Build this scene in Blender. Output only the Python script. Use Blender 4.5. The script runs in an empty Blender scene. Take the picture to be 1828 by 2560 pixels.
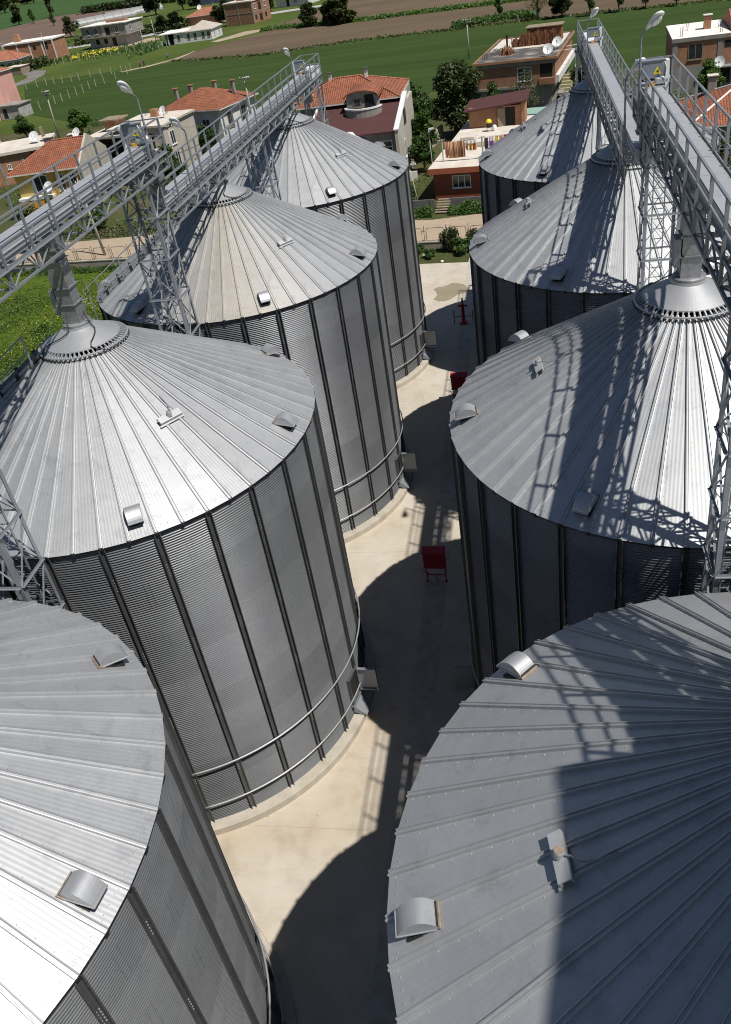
import bpy, math, random
from mathutils import Vector, Matrix, Euler
random.seed(7)
scene = bpy.context.scene
COL = scene.collection
PI = math.pi
R_ = math.radians

# ------------------------------------------------------------------ materials
def new_mat(name):
    m = bpy.data.materials.new(name); m.use_nodes = True
    nt = m.node_tree; nt.nodes.clear()
    out = nt.nodes.new('ShaderNodeOutputMaterial')
    b = nt.nodes.new('ShaderNodeBsdfPrincipled')
    nt.links.new(b.outputs[0], out.inputs[0])
    return m, nt, b
def N(nt, t, **kw):
    n = nt.nodes.new(t)
    for k, v in kw.items():
        if k.startswith('i_'):
            n.inputs[k[2:].replace('_', ' ')].default_value = v
        else:
            setattr(n, k, v)
    return n
def rgba(c): return (c[0], c[1], c[2], 1.0)
def coord(nt, kind='Object', scale=(1, 1, 1), rot=(0, 0, 0)):
    tc = N(nt, 'ShaderNodeTexCoord'); mp = N(nt, 'ShaderNodeMapping')
    mp.inputs['Scale'].default_value = scale; mp.inputs['Rotation'].default_value = rot
    nt.links.new(tc.outputs[kind], mp.inputs['Vector'])
    return mp.outputs[0]
def ramp(nt, fac, stops):
    r = N(nt, 'ShaderNodeValToRGB')
    el = r.color_ramp.elements
    while len(el) < len(stops): el.new(0.5)
    for e, (p, c) in zip(el, stops):
        e.position = p; e.color = rgba(c)
    nt.links.new(fac, r.inputs['Fac'])
    return r.outputs['Color']
def noise(nt, vec, scale, detail=4, rough=0.55, out='Fac', dist=0.0):
    n = N(nt, 'ShaderNodeTexNoise')
    n.inputs['Scale'].default_value = scale; n.inputs['Detail'].default_value = detail
    n.inputs['Roughness'].default_value = rough; n.inputs['Distortion'].default_value = dist
    nt.links.new(vec, n.inputs['Vector'])
    return n.outputs[out]
def mix(nt, fac, a, b, mode='MIX'):
    m = N(nt, 'ShaderNodeMix', data_type='RGBA', blend_type=mode)
    for sock, v in ((m.inputs[0], fac), (m.inputs[6], a), (m.inputs[7], b)):
        if hasattr(v, 'links'): nt.links.new(v, sock)
        elif isinstance(v, (int, float)): sock.default_value = v
        else: sock.default_value = rgba(v)
    return m.outputs[2]
def math_(nt, op, a, b=None):
    m = N(nt, 'ShaderNodeMath', operation=op)
    for i, v in enumerate((a, b)):
        if v is None: continue
        if hasattr(v, 'links'): nt.links.new(v, m.inputs[i])
        else: m.inputs[i].default_value = v
    return m.outputs[0]
def bump(nt, b, h, strength=0.3, dist=0.02, prev=None):
    n = N(nt, 'ShaderNodeBump'); n.inputs['Strength'].default_value = strength; n.inputs['Distance'].default_value = dist
    nt.links.new(h, n.inputs['Height'])
    if prev: nt.links.new(prev, n.inputs['Normal'])
    if b: nt.links.new(n.outputs[0], b.inputs['Normal'])
    return n.outputs[0]

def plain(name, c1, c2=None, rough=0.7, metal=0.0, scale=3.0, bs=0.0, bscale=30.0, kind='Object', stretch=(1, 1, 1), spec=None, detail=5, lo=.3, hi=.7):
    """a surface whose colour wanders between two tones, with an optional fine bump"""
    m, nt, b = new_mat(name)
    c2 = c2 or tuple(x * .75 for x in c1)
    v = coord(nt, kind, stretch)
    col = ramp(nt, noise(nt, v, scale, detail), [(lo, c1), (hi, c2)])
    nt.links.new(col, b.inputs['Base Color'])
    b.inputs['Roughness'].default_value = rough; b.inputs['Metallic'].default_value = metal
    if spec is not None: b.inputs['Specular IOR Level'].default_value = spec
    if bs: bump(nt, b, noise(nt, v, bscale, 3), bs, 0.02)
    return m

def render_wall(name, c1, c2):
    m, nt, b = new_mat(name); v = coord(nt, 'Object'); st = coord(nt, 'Object', (1.6, 1.6, .12))
    col = ramp(nt, noise(nt, v, .7, 6, .62), [(.3, c1), (.7, c2)])
    col = mix(nt, 1.0, col, ramp(nt, noise(nt, st, 1.0, 5, .7), [(.34, (.84, .83, .81)), (.55, (1.02,) * 3)]), 'MULTIPLY')
    nt.links.new(col, b.inputs['Base Color']); b.inputs['Roughness'].default_value = .92
    bump(nt, b, noise(nt, v, 14, 4), .2, .02)
    return m
def galvanised(name, lo, hi, rough=.38, metal=.85, micro=0.0, stain=None, rvar=.12, sheet=False, srange=(.92, 1.06), spots=False):
    m, nt, b = new_mat(name)
    v = coord(nt, 'Object')
    big = noise(nt, v, .55, 5, .6); fine = noise(nt, v, 9, 3, .6)
    f = math_(nt, 'ADD', math_(nt, 'MULTIPLY', big, .65), math_(nt, 'MULTIPLY', fine, .35))
    col = ramp(nt, f, [(.32, lo), (.68, hi)])
    if sheet:   # every rolled sheet left the mill a little lighter or darker
        at = N(nt, 'ShaderNodeAttribute', attribute_name='sheet')
        col = mix(nt, 1.0, col, ramp(nt, at.outputs['Fac'], [(0, (srange[0],) * 3), (1, (srange[1],) * 3)]), 'MULTIPLY')
    if spots:   # bird lime, and duller smudges of old oxide
        vo = N(nt, 'ShaderNodeTexVoronoi'); vo.inputs['Scale'].default_value = 1.15; nt.links.new(v, vo.inputs['Vector'])
        sp = math_(nt, 'MULTIPLY', math_(nt, 'LESS_THAN', math_(nt, 'ADD', vo.outputs['Distance'], math_(nt, 'MULTIPLY', noise(nt, v, 22, 2), .03)), .043), .8)
        col = mix(nt, sp, col, (.75, .74, .70))
        col = mix(nt, 1.0, col, ramp(nt, noise(nt, v, 1.7, 6, .7, dist=.6), [(.30, (.82, .82, .83)), (.46, (1, 1, 1))]), 'MULTIPLY')
    if stain:
        col = stain(nt, col, v)
    nt.links.new(col, b.inputs['Base Color'])
    b.inputs['Metallic'].default_value = metal
    rr = N(nt, 'ShaderNodeMapRange'); rr.inputs['To Min'].default_value = rough - rvar / 2; rr.inputs['To Max'].default_value = rough + rvar / 2
    nt.links.new(noise(nt, v, 2.2, 4), rr.inputs['Value']); nt.links.new(rr.outputs[0], b.inputs['Roughness'])
    prev = bump(nt, None, noise(nt, v, 1.1, 2), .10 if sheet and not micro else .2, .02)
    if micro:   # the shallow rolled lines that run down each roof panel
        u = coord(nt, 'UV'); sep = N(nt, 'ShaderNodeSeparateXYZ'); nt.links.new(u, sep.inputs[0])
        w = math_(nt, 'SINE', math_(nt, 'MULTIPLY', sep.outputs[0], 2 * PI / .083))
        prev = bump(nt, None, w, micro, .004, prev)
    nt.links.new(prev, b.inputs['Normal'])
    return m

def dust(nt, col, v):
    # ochre grain dust lying in streaks down one side of this roof
    sx = N(nt, 'ShaderNodeSeparateXYZ'); tc = N(nt, 'ShaderNodeTexCoord'); nt.links.new(tc.outputs['Object'], sx.inputs[0])
    a = math_(nt, 'ARCTAN2', sx.outputs[1], sx.outputs[0])
    ca = N(nt, 'ShaderNodeCombineXYZ'); nt.links.new(math_(nt, 'MULTIPLY', a, 5.0), ca.inputs[0])
    rr = math_(nt, 'SQRT', math_(nt, 'ADD', math_(nt, 'POWER', sx.outputs[0], 2), math_(nt, 'POWER', sx.outputs[1], 2)))
    nt.links.new(math_(nt, 'MULTIPLY', rr, .35), ca.inputs[1])
    n = noise(nt, ca.outputs[0], 3.0, 5, .65)
    c0 = DUST_ANGLE
    d = math_(nt, 'SUBTRACT', 1.0, math_(nt, 'DIVIDE', math_(nt, 'ABSOLUTE', math_(nt, 'SUBTRACT', a, c0)), .75))
    d = N(nt, 'ShaderNodeClamp').inputs[0] if False else d
    cl = N(nt, 'ShaderNodeClamp'); nt.links.new(d, cl.inputs[0])
    f = math_(nt, 'MULTIPLY', cl.outputs[0], n)
    f = math_(nt, 'MULTIPLY', f, .72)
    return mix(nt, f, col, (.42, .33, .19))
DUST_ANGLE = -1.2

def brickmat(name, c1, c2, mortar, bw=.22, bh=.075, ms=.012, var=(.8, 1.2), rough=.9):
    m, nt, b = new_mat(name)
    uv = coord(nt, 'UV')
    br = N(nt, 'ShaderNodeTexBrick'); nt.links.new(uv, br.inputs['Vector'])
    br.inputs['Color1'].default_value = rgba(c1); br.inputs['Color2'].default_value = rgba(c2); br.inputs['Mortar'].default_value = rgba(mortar)
    br.inputs['Scale'].default_value = 1.0; br.inputs['Brick Width'].default_value = bw; br.inputs['Row Height'].default_value = bh
    br.inputs['Mortar Size'].default_value = ms
    v = coord(nt, 'Object')
    col = mix(nt, 1.0, br.outputs['Color'], ramp(nt, noise(nt, v, .9, 5), [(.3, (var[0],) * 3), (.7, (var[1],) * 3)]), 'MULTIPLY')
    nt.links.new(col, b.inputs['Base Color']); b.inputs['Roughness'].default_value = rough
    bump(nt, b, br.outputs['Fac'], -.4, .02)
    return m

def tilemat(name, c1, c2, dark, row=.36, colw=.24):
    m, nt, b = new_mat(name)
    uv = coord(nt, 'UV'); sep = N(nt, 'ShaderNodeSeparateXYZ'); nt.links.new(uv, sep.inputs[0])
    fr = math_(nt, 'FRACT', math_(nt, 'DIVIDE', sep.outputs[1], row))
    fc = math_(nt, 'ABSOLUTE', math_(nt, 'SINE', math_(nt, 'MULTIPLY', sep.outputs[0], PI / colw)))
    br = N(nt, 'ShaderNodeTexBrick'); nt.links.new(uv, br.inputs['Vector'])
    br.inputs['Color1'].default_value = rgba(c1); br.inputs['Color2'].default_value = rgba(c2); br.inputs['Mortar'].default_value = rgba(dark)
    br.inputs['Scale'].default_value = 1.0; br.inputs['Brick Width'].default_value = colw; br.inputs['Row Height'].default_value = row
    br.inputs['Mortar Size'].default_value = .03; br.offset = 0.0
    v = coord(nt, 'Object')
    col = mix(nt, 1.0, br.outputs['Color'], ramp(nt, noise(nt, v, .8, 6, .65), [(.3, (.72,) * 3), (.7, (1.2,) * 3)]), 'MULTIPLY')
    nt.links.new(col, b.inputs['Base Color']); b.inputs['Roughness'].default_value = .8
    h = math_(nt, 'ADD', math_(nt, 'MULTIPLY', fc, .6), math_(nt, 'SUBTRACT', 1.0, fr))
    bump(nt, b, h, .9, .06)
    return m

def leafmat(name, c1, c2, c3):
    m, nt, b = new_mat(name)
    v = coord(nt, 'Object')
    oi = N(nt, 'ShaderNodeObjectInfo')
    f = noise(nt, v, 1.3, 5, .7)
    at = N(nt, 'ShaderNodeAttribute', attribute_name='leaf')
    f = math_(nt, 'ADD', math_(nt, 'MULTIPLY', f, .5), math_(nt, 'MULTIPLY', at.outputs['Fac'], .5))
    f = math_(nt, 'ADD', f, math_(nt, 'MULTIPLY', math_(nt, 'SUBTRACT', oi.outputs['Random'], .5), .3))
    col = ramp(nt, f, [(.2, c1), (.5, c2), (.8, c3)])
    nt.links.new(col, b.inputs['Base Color']); b.inputs['Roughness'].default_value = .55
    tr = N(nt, 'ShaderNodeBsdfTranslucent'); nt.links.new(mix(nt, 1.0, col, (1.3, 1.4, .6), 'MULTIPLY'), tr.inputs[0])
    ms = N(nt, 'ShaderNodeMixShader'); ms.inputs[0].default_value = .3
    out = [n for n in nt.nodes if n.type == 'OUTPUT_MATERIAL'][0]
    nt.links.new(b.outputs[0], ms.inputs[1]); nt.links.new(tr.outputs[0], ms.inputs[2]); nt.links.new(ms.outputs[0], out.inputs[0])
    return m

M = {}
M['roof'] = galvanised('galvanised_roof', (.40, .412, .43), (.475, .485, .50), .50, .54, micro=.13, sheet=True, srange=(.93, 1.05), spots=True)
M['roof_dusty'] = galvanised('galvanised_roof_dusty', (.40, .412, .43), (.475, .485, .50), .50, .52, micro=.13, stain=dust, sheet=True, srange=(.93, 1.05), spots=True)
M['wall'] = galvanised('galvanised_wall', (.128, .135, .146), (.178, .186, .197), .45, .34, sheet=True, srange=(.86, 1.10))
M['cap'] = galvanised('galvanised_cap', (.40, .412, .43), (.48, .49, .51), .44, .5)
M['stiff'] = galvanised('weathered_zinc', (.10, .105, .11), (.16, .165, .17), .55, .55)
M['steel'] = galvanised('galvanised_steel', (.235, .255, .285), (.31, .33, .36), .48, .4)
M['trough'] = galvanised('galvanised_trough', (.42, .435, .465), (.50, .51, .54), .5, .4)
M['deck'] = galvanised('galvanised_deck', (.36, .365, .36), (.48, .48, .475), .5, .35)
M['spout'] = galvanised('rust_streaked_spout', (.15, .155, .165), (.42, .43, .45), .42, .5)
M['bright_zinc'] = galvanised('bright_zinc', (.40, .41, .43), (.52, .53, .54), .48, .3)
M['black'] = plain('black_rubber', (.02, .02, .022), (.012, .012, .012), .6)
M['rust'] = plain('rust', (.20, .12, .065), (.34, .30, .25), .9, scale=8)
M['white_paint'] = plain('white_paint', (.78, .79, .80), (.70, .71, .72), .35, scale=5)
M['grey_paint'] = plain('grey_paint', (.22, .25, .29), (.19, .21, .25), .4, scale=5)
M['yellow'] = plain('yellow_sign', (.85, .68, .02), (.80, .62, .02), .5)
M['red'] = plain('red_paint', (.42, .012, .03), (.33, .01, .02), .45, scale=2)
M['concrete'] = render_wall('concrete_plinth', (.50, .46, .40), (.40, .36, .30))
M['concrete_grey'] = render_wall('grey_render', (.31, .295, .27), (.22, .21, .195))
M['cream'] = render_wall('beige_render', (.50, .46, .40), (.42, .385, .33))
M['whitewash'] = render_wall('whitewashed_render', (.72, .71, .70), (.60, .59, .58))
M['bare_block'] = brickmat('grey_blockwork', (.42, .41, .39), (.36, .35, .34), (.30, .29, .28), .4, .2, .02)
M['brick'] = brickmat('hollow_brick_wall', (.36, .14, .065), (.28, .11, .055), (.27, .20, .15))
M['brick_orange'] = brickmat('orange_hollow_brick', (.38, .17, .08), (.32, .14, .068), (.34, .26, .20), .25, .19, .012)
M['tile'] = tilemat('clay_roof_tile', (.36, .125, .062), (.30, .10, .05), (.11, .04, .024))
M['tile_old'] = tilemat('old_clay_roof_tile', (.43, .16, .085), (.52, .21, .12), (.15, .06, .04))
M['shingle'] = plain('maroon_shingle', (.085, .030, .028), (.065, .022, .022), .85, scale=2, bs=.3, bscale=25)
M['roof_slab'] = plain('pale_roof_slab', (.66, .61, .54), (.52, .47, .41), .92, scale=.8)  # the slab's own pale beige, mottled at random
M['roof_white'] = plain('white_roof_slab', (.80, .78, .74), (.70, .68, .64), .9, scale=.7)
M['roof_tar'] = plain('tarred_roof_slab', (.085, .08, .075), (.36, .32, .28), .9, scale=.55, lo=.50, hi=.74)
M['redwall'] = plain('brick_red_paint', (.27, .068, .036), (.23, .056, .03), .8, scale=.8)
M['redfascia'] = plain('terracotta_fascia', (.40, .12, .06), (.36, .10, .05), .8, scale=.8)
M['pink'] = render_wall('pink_render', (.66, .36, .31), (.58, .31, .27))
M['yellowwall'] = render_wall('yellow_render', (.60, .46, .15), (.52, .39, .12))
M['ochre'] = plain('ochre_trim', (.62, .33, .04), (.56, .30, .04), .8)
M['glass'] = plain('window_glass', (.02, .026, .032), (.04, .048, .055), .08, spec=.8)
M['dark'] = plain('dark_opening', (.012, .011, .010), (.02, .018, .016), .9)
M['timber'] = plain('weathered_timber', (.30, .24, .17), (.22, .17, .12), .9, scale=2, stretch=(1, 1, 6))
M['wood_stack'] = plain('stacked_firewood', (.30, .13, .055), (.15, .06, .03), .9, scale=6, stretch=(3, 3, .4), bs=.8, bscale=14)
M['pole'] = plain('concrete_pole', (.46, .43, .385), (.38, .35, .31), .9, scale=1)
M['bark'] = plain('bark', (.16, .11, .075), (.09, .06, .04), .95, scale=4, bs=.5, bscale=20)
M['iron'] = plain('painted_iron', (.085, .085, .085), (.13, .11, .10), .6, metal=.3)
M['leaf_dark'] = leafmat('dark_foliage', (.014, .026, .007), (.036, .054, .013), (.085, .105, .026))
M['leaf_mid'] = leafmat('green_foliage', (.022, .052, .008), (.045, .100, .014), (.085, .16, .025))
M['leaf_olive'] = leafmat('olive_foliage', (.045, .055, .018), (.085, .098, .035), (.14, .15, .05))
M['leaf_bright'] = leafmat('bright_foliage', (.038, .070, .009), (.072, .118, .014), (.12, .18, .022))

# ------------------------------------------------------------------ mesh builder
class MB:
    def __init__(s): s.v = []; s.f = []; s.mi = []; s.uv = {}; s.att = {}
    def face(s, idx, mi=0, uv=None, att=None):
        if uv: s.uv[len(s.f)] = uv
        if att is not None: s.att[len(s.f)] = att
        s.f.append(tuple(idx)); s.mi.append(mi)
    def add(s, pts, faces, mi=0):
        o = len(s.v); s.v.extend([tuple(p) for p in pts])
        for f in faces: s.face([o + i for i in f], mi)
    def quad(s, a, b, c, d, mi=0, uv=None, att=None):
        o = len(s.v); s.v.extend([tuple(a), tuple(b), tuple(c), tuple(d)]); s.face((o, o + 1, o + 2, o + 3), mi, uv, att)
    def box(s, x0, y0, z0, x1, y1, z1, mi=0, mat=None):
        p = [Vector(q) for q in ((x0, y0, z0), (x1, y0, z0), (x1, y1, z0), (x0, y1, z0), (x0, y0, z1), (x1, y0, z1), (x1, y1, z1), (x0, y1, z1))]
        if mat: p = [mat @ q for q in p]
        s.add(p, [(0, 3, 2, 1), (4, 5, 6, 7), (0, 1, 5, 4), (1, 2, 6, 5), (2, 3, 7, 6), (3, 0, 4, 7)], mi)
    def bar(s, p, q, w, h=None, mi=0, up=(0, 0, 1)):
        """rectangular bar from p to q, w wide, h high"""
        h = h or w; p = Vector(p); q = Vector(q); d = (q - p); L = d.length
        if L < 1e-6: return
        d.normalize(); u = Vector(up)
        if abs(d.dot(u)) > .95: u = Vector((0, 1, 0)) if abs(d.y) < .9 else Vector((1, 0, 0))
        sx = d.cross(u).normalized(); sz = sx.cross(d).normalized()
        a = sx * w / 2; b = sz * h / 2
        pts = [p - a - b, p + a - b, p + a + b, p - a + b, q - a - b, q + a - b, q + a + b, q - a + b]
        s.add(pts, [(0, 1, 2, 3), (4, 7, 6, 5), (0, 4, 5, 1), (1, 5, 6, 2), (2, 6, 7, 3), (3, 7, 4, 0)], mi)
    def angle(s, p, q, w, t=.008, mi=0, up=(0, 0, 1)):
        """rolled steel angle: two thin legs"""
        p = Vector(p); q = Vector(q); d = (q - p)
        if d.length < 1e-6: return
        d.normalize(); u = Vector(up)
        if abs(d.dot(u)) > .95: u = Vector((0, 1, 0)) if abs(d.y) < .9 else Vector((1, 0, 0))
        sx = d.cross(u).normalized(); sz = sx.cross(d).normalized()
        s.bar(p + sz * w / 2, q + sz * w / 2, t, w, mi, up); s.bar(p + sx * (w / 2), q + sx * (w / 2), w, t, mi, up)
    def tube(s, pts, r, n=8, mi=0, closed=False, cap=True):
        pts = [Vector(p) for p in pts]; rs = r if isinstance(r, (list, tuple)) else [r] * len(pts)
        rings = []
        L = len(pts)
        for i, p in enumerate(pts):
            a = pts[(i - 1) % L] if (i > 0 or closed) else p
            c = pts[(i + 1) % L] if (i < L - 1 or closed) else p
            d = (c - a).normalized()
            u = Vector((0, 0, 1)) if abs(d.z) < .9 else Vector((1, 0, 0))
            sx = d.cross(u).normalized(); sy = sx.cross(d).normalized()
            o = len(s.v)
            for k in range(n):
                t = 2 * PI * k / n
                s.v.append(tuple(p + (sx * math.cos(t) + sy * math.sin(t)) * rs[i]))
            rings.append(o)
        m = L if closed else L - 1
        for i in range(m):
            a = rings[i]; b = rings[(i + 1) % L]
            for k in range(n): s.face((a + k, a + (k + 1) % n, b + (k + 1) % n, b + k), mi)
        if cap and not closed:
            s.face([rings[0] + k for k in range(n)][::-1], mi); s.face([rings[-1] + k for k in range(n)], mi)
    def lathe(s, prof, n=48, mi=0, c=(0, 0), a0=0, a1=2 * PI):
        full = abs(a1 - a0 - 2 * PI) < 1e-6; m = n if full else n + 1
        o = len(s.v)
        for r, z in prof:
            for k in range(m):
                t = a0 + (a1 - a0) * k / n
                s.v.append((c[0] + r * math.cos(t), c[1] + r * math.sin(t), z))
        for i in range(len(prof) - 1):
            for k in range(n):
                k2 = (k + 1) % m
                s.face((o + i * m + k, o + i * m + k2, o + (i + 1) * m + k2, o + (i + 1) * m + k), mi)
    def prism(s, poly, z0, z1, mi=0, mi_side=None):
        n = len(poly); o = len(s.v)
        s.v.extend([(x, y, z0) for x, y in poly]); s.v.extend([(x, y, z1) for x, y in poly])
        s.face([o + n + k for k in range(n)], mi); s.face([o + k for k in range(n)][::-1], mi)
        for k in range(n): s.face((o + k, o + (k + 1) % n, o + n + (k + 1) % n, o + n + k), mi if mi_side is None else mi_side)
    def mesh(s, name, mats, smooth=False, attname=None):
        me = bpy.data.meshes.new(name)
        me.from_pydata(s.v, [], s.f); me.update()
        for m in (mats if isinstance(mats, (list, tuple)) else [mats]): me.materials.append(m)
        if any(s.mi): me.polygons.foreach_set('material_index', s.mi)
        uvl = me.uv_layers.new(name='UVMap')
        Z = Vector((0, 0, 1)); data = [0.0] * (2 * len(me.loops))
        if len(s.f) < 60000:
            for p in me.polygons:
                cu = s.uv.get(p.index)
                if cu:
                    for j, li in enumerate(p.loop_indices): data[2 * li], data[2 * li + 1] = cu[j]
                    continue
                n = p.normal
                if abs(n.z) > .999: t = Vector((1, 0, 0)); b = Vector((0, 1, 0))
                else: t = Z.cross(n).normalized(); b = n.cross(t)
                for li in p.loop_indices:
                    co = me.vertices[me.loops[li].vertex_index].co
                    data[2 * li] = co.dot(t); data[2 * li + 1] = co.dot(b)
            uvl.data.foreach_set('uv', data)
        if attname:
            at = me.attributes.new(attname, 'FLOAT', 'FACE')
            at.data.foreach_set('value', [s.att.get(i, .5) for i in range(len(s.f))])
        if smooth: me.polygons.foreach_set('use_smooth', [True] * len(me.polygons))
        me.update()
        return me
    def build(s, name, mats, parent=None, smooth=False, loc=None, rz=None, attname=None):
        return obj(name, s.mesh(name, mats, smooth, attname), parent, loc, rz)

def obj(name, me, parent=None, loc=None, rz=None):
    o = bpy.data.objects.new(name, me); COL.objects.link(o)
    if parent: o.parent = parent
    if loc: o.location = loc
    if rz is not None: o.rotation_euler.z = rz
    return o
def thing(name, label, cat, loc=(0, 0, 0), rz=0, group=None):
    o = bpy.data.objects.new(name, None); COL.objects.link(o)
    o.location = loc; o.rotation_euler.z = rz; o.empty_display_size = .3
    o['label'] = label; o['category'] = cat
    if group: o['group'] = group
    return o
def tag(o, label, cat, group=None):
    o['label'] = label; o['category'] = cat
    if group: o['group'] = group
    return o
def struct(o, kind='structure'):
    o['kind'] = kind; return o
# ------------------------------------------------------------------ silos
NR = 56; STEP = 2 * PI / NR
RE, RW, HE, ZB = 6.10, 6.013, 11.44, .285
RC = 1.10                     # where the roof panels run under the cap
TAN = .588
def rz_(r): return HE + (RE - r) * TAN

def silo_wall_mesh():
    mb = MB(); nseg = 112; pitch = .0735; per = 8
    z0, z1 = ZB, HE - .02; n = int((z1 - z0) / pitch) * per
    rnd = random.Random(3); cell = {}
    for i in range(n + 1):
        z = z0 + (z1 - z0) * i / n
        r = RW + .0145 * math.cos(2 * PI * i / per)
        for k in range(nseg):
            t = 2 * PI * k / nseg
            mb.v.append((r * math.cos(t), r * math.sin(t), z))
    for i in range(n):
        row = int((i / n) * (z1 - z0) / .88)
        for k in range(nseg):
            sh = (row, ((k + (row % 2) * 4) // 8) % 14)
            if sh not in cell: cell[sh] = rnd.random()
            a = i * nseg + k; b = i * nseg + (k + 1) % nseg
            mb.face((a, b, b + nseg, a + nseg), 0, None, cell[sh])
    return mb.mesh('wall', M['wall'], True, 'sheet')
def bolts_mesh():
    """the bolt rows where the rolled sheets overlap, half way between the stiffeners"""
    mb = MB()
    for row in range(12):
        for k in range(28):
            if (k + row) % 2: continue
            t0 = (k + .5) * 2 * STEP
            for c in (-.012, .012):
                for j in range(11):
                    z = ZB + .15 + row * .88 + j * .0735
                    if z > HE - .2: continue
                    t = t0 + c; p = Vector((math.cos(t), math.sin(t), 0)) * (RW + .006) + Vector((0, 0, z))
                    e = Vector((-math.sin(t), math.cos(t), 0)) * .010; o = Vector((math.cos(t), math.sin(t), 0)) * .008; u = Vector((0, 0, .010))
                    mb.add([p - e - u, p + e - u, p + e + u, p - e + u, p + o], [(0, 1, 4), (1, 2, 4), (2, 3, 4), (3, 0, 4)])
    return mb.mesh('sheet_bolts', M['wall'])
def stiffener_mesh():
    mb = MB(); z0, z1 = ZB + .002, HE - .06
    r = RW + .010
    mb.box(r, -.062, z0, r + .006, .062, z1)
    mb.box(r + .006, -.062, z0, r + .085, -.055, z1)
    mb.box(r + .006, .055, z0, r + .085, .062, z1)
    mb.box(r + .080, -.083, z0, r + .086, -.062, z1)
    mb.box(r + .080, .062, z0, r + .086, .083, z1)
    rnd = random.Random(1)
    for i in range(4):
        zz = 2.2 + i * 2.6
        for j in range(5):
            for yy in (-.03, .03): mb.box(r + .006, yy - .012, zz + j * .09, r + .018, yy + .012, zz + j * .09 + .024, 1)
    return mb.mesh('stiffener', [M['stiff'], M['cap']])

def roof_mesh(mat, seed):
    mb = MB(); rnd = random.Random(seed)
    ce = RE * math.cos(STEP / 2); he = RE * math.sin(STEP / 2); hc = RC * math.sin(STEP / 2); cc = RC * math.cos(STEP / 2)
    for k in range(NR):
        pa = rnd.random(); tm = (k + .5) * STEP; er = Vector((math.cos(tm), math.sin(tm), 0)); et = Vector((-math.sin(tm), math.cos(tm), 0))
        j0, j1 = rnd.uniform(-.006, .006), rnd.uniform(-.006, .006)
        n = 6
        for i in range(n):
            a = i / n; b = (i + 1) / n
            def P(f, sgn, dz=0):
                c = ce + (cc - ce) * f; h = he + (hc - he) * f
                z = HE + (RE - c) * TAN - .01 + math.sin(f * PI) * (j0 + sgn * j1)
                return er * c + et * (sgn * h) + Vector((0, 0, z)), (sgn * h, c)
            q = [P(a, -1), P(a, 1), P(b, 1), P(b, -1)]
            mb.quad(*[x[0] for x in q], 0, [x[1] for x in q], pa)
        # drip edge
        e0 = er * ce - et * he + Vector((0, 0, HE + (RE - ce) * TAN - .01)); e1 = er * ce + et * he + Vector((0, 0, HE + (RE - ce) * TAN - .01))
        dn = Vector((0, 0, -.05)) - er * .01
        mb.quad(e0 + dn, e1 + dn, e1, e0, 1)
        i0 = e0 - er * .16 + Vector((0, 0, -.02)); i1 = e1 - er * .16 + Vector((0, 0, -.02))
        mb.quad(i0, i1, e1 + dn, e0 + dn, 1)
        # rib
        t = k * STEP; er = Vector((math.cos(t), math.sin(t), 0)); et = Vector((-math.sin(t), math.cos(t), 0))
        sl = math.atan(TAN); up = Vector((0, 0, math.cos(sl))) + er * math.sin(sl)
        sec = [(-.052, -.012), (-.046, .046), (-.026, .050), (-.018, .026), (.018, .026), (.026, .050), (.046, .046), (.052, -.012)]
        rings = []
        for r in (RE - .005, RC - .02):
            w = 1.0 if r > 3 else .72
            base = er * r + Vector((0, 0, rz_(r))); o = len(mb.v)
            for a, b in sec: mb.v.append(tuple(base + et * a * w + up * b))
            rings.append(o)
        for j in range(len(sec) - 1):
            mb.face((rings[0] + j, rings[0] + j + 1, rings[1] + j + 1, rings[1] + j), 0, [(.0, 0)] * 4)
        mb.face([rings[0] + j for j in range(len(sec))][::-1], 1)
        b0 = er * (RE - .01) + Vector((0, 0, rz_(RE) - .09))
        mt = Matrix.Translation(b0) @ Matrix.Rotation(t, 4, 'Z')
        mb.box(-.02, -.045, .01, .012, .045, .06, 1, mt)
        # roofing screws beside the rib
        for i in range(17):
            r = RE - .12 - i * .29
            if r < 1.4: break
            for sgn in ((1,) if i else (-1, 1)):
                c = er * r + et * (.088 * sgn) + Vector((0, 0, rz_(r) - .002))
                a = .010
                mb.add([c + et * a, c + er * a, c - et * a, c - er * a, c + up * .012], [(0, 1, 4), (1, 2, 4), (2, 3, 4), (3, 0, 4)], 2)
        for i in range(3):
            tt = (k + (i + 1) / 4) * STEP; r = RE - .14; e2 = Vector((math.cos(tt), math.sin(tt), 0)); s2 = Vector((-math.sin(tt), math.cos(tt), 0))
            c = e2 * r + Vector((0, 0, rz_(r) - .002)); a = .010
            mb.add([c + s2 * a, c + e2 * a, c - s2 * a, c - e2 * a, c + Vector((0, 0, .02))], [(0, 1, 4), (1, 2, 4), (2, 3, 4), (3, 0, 4)], 2)
    return mb.mesh('roof', [mat, M['black'], M['cap']], False, 'sheet')

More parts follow.
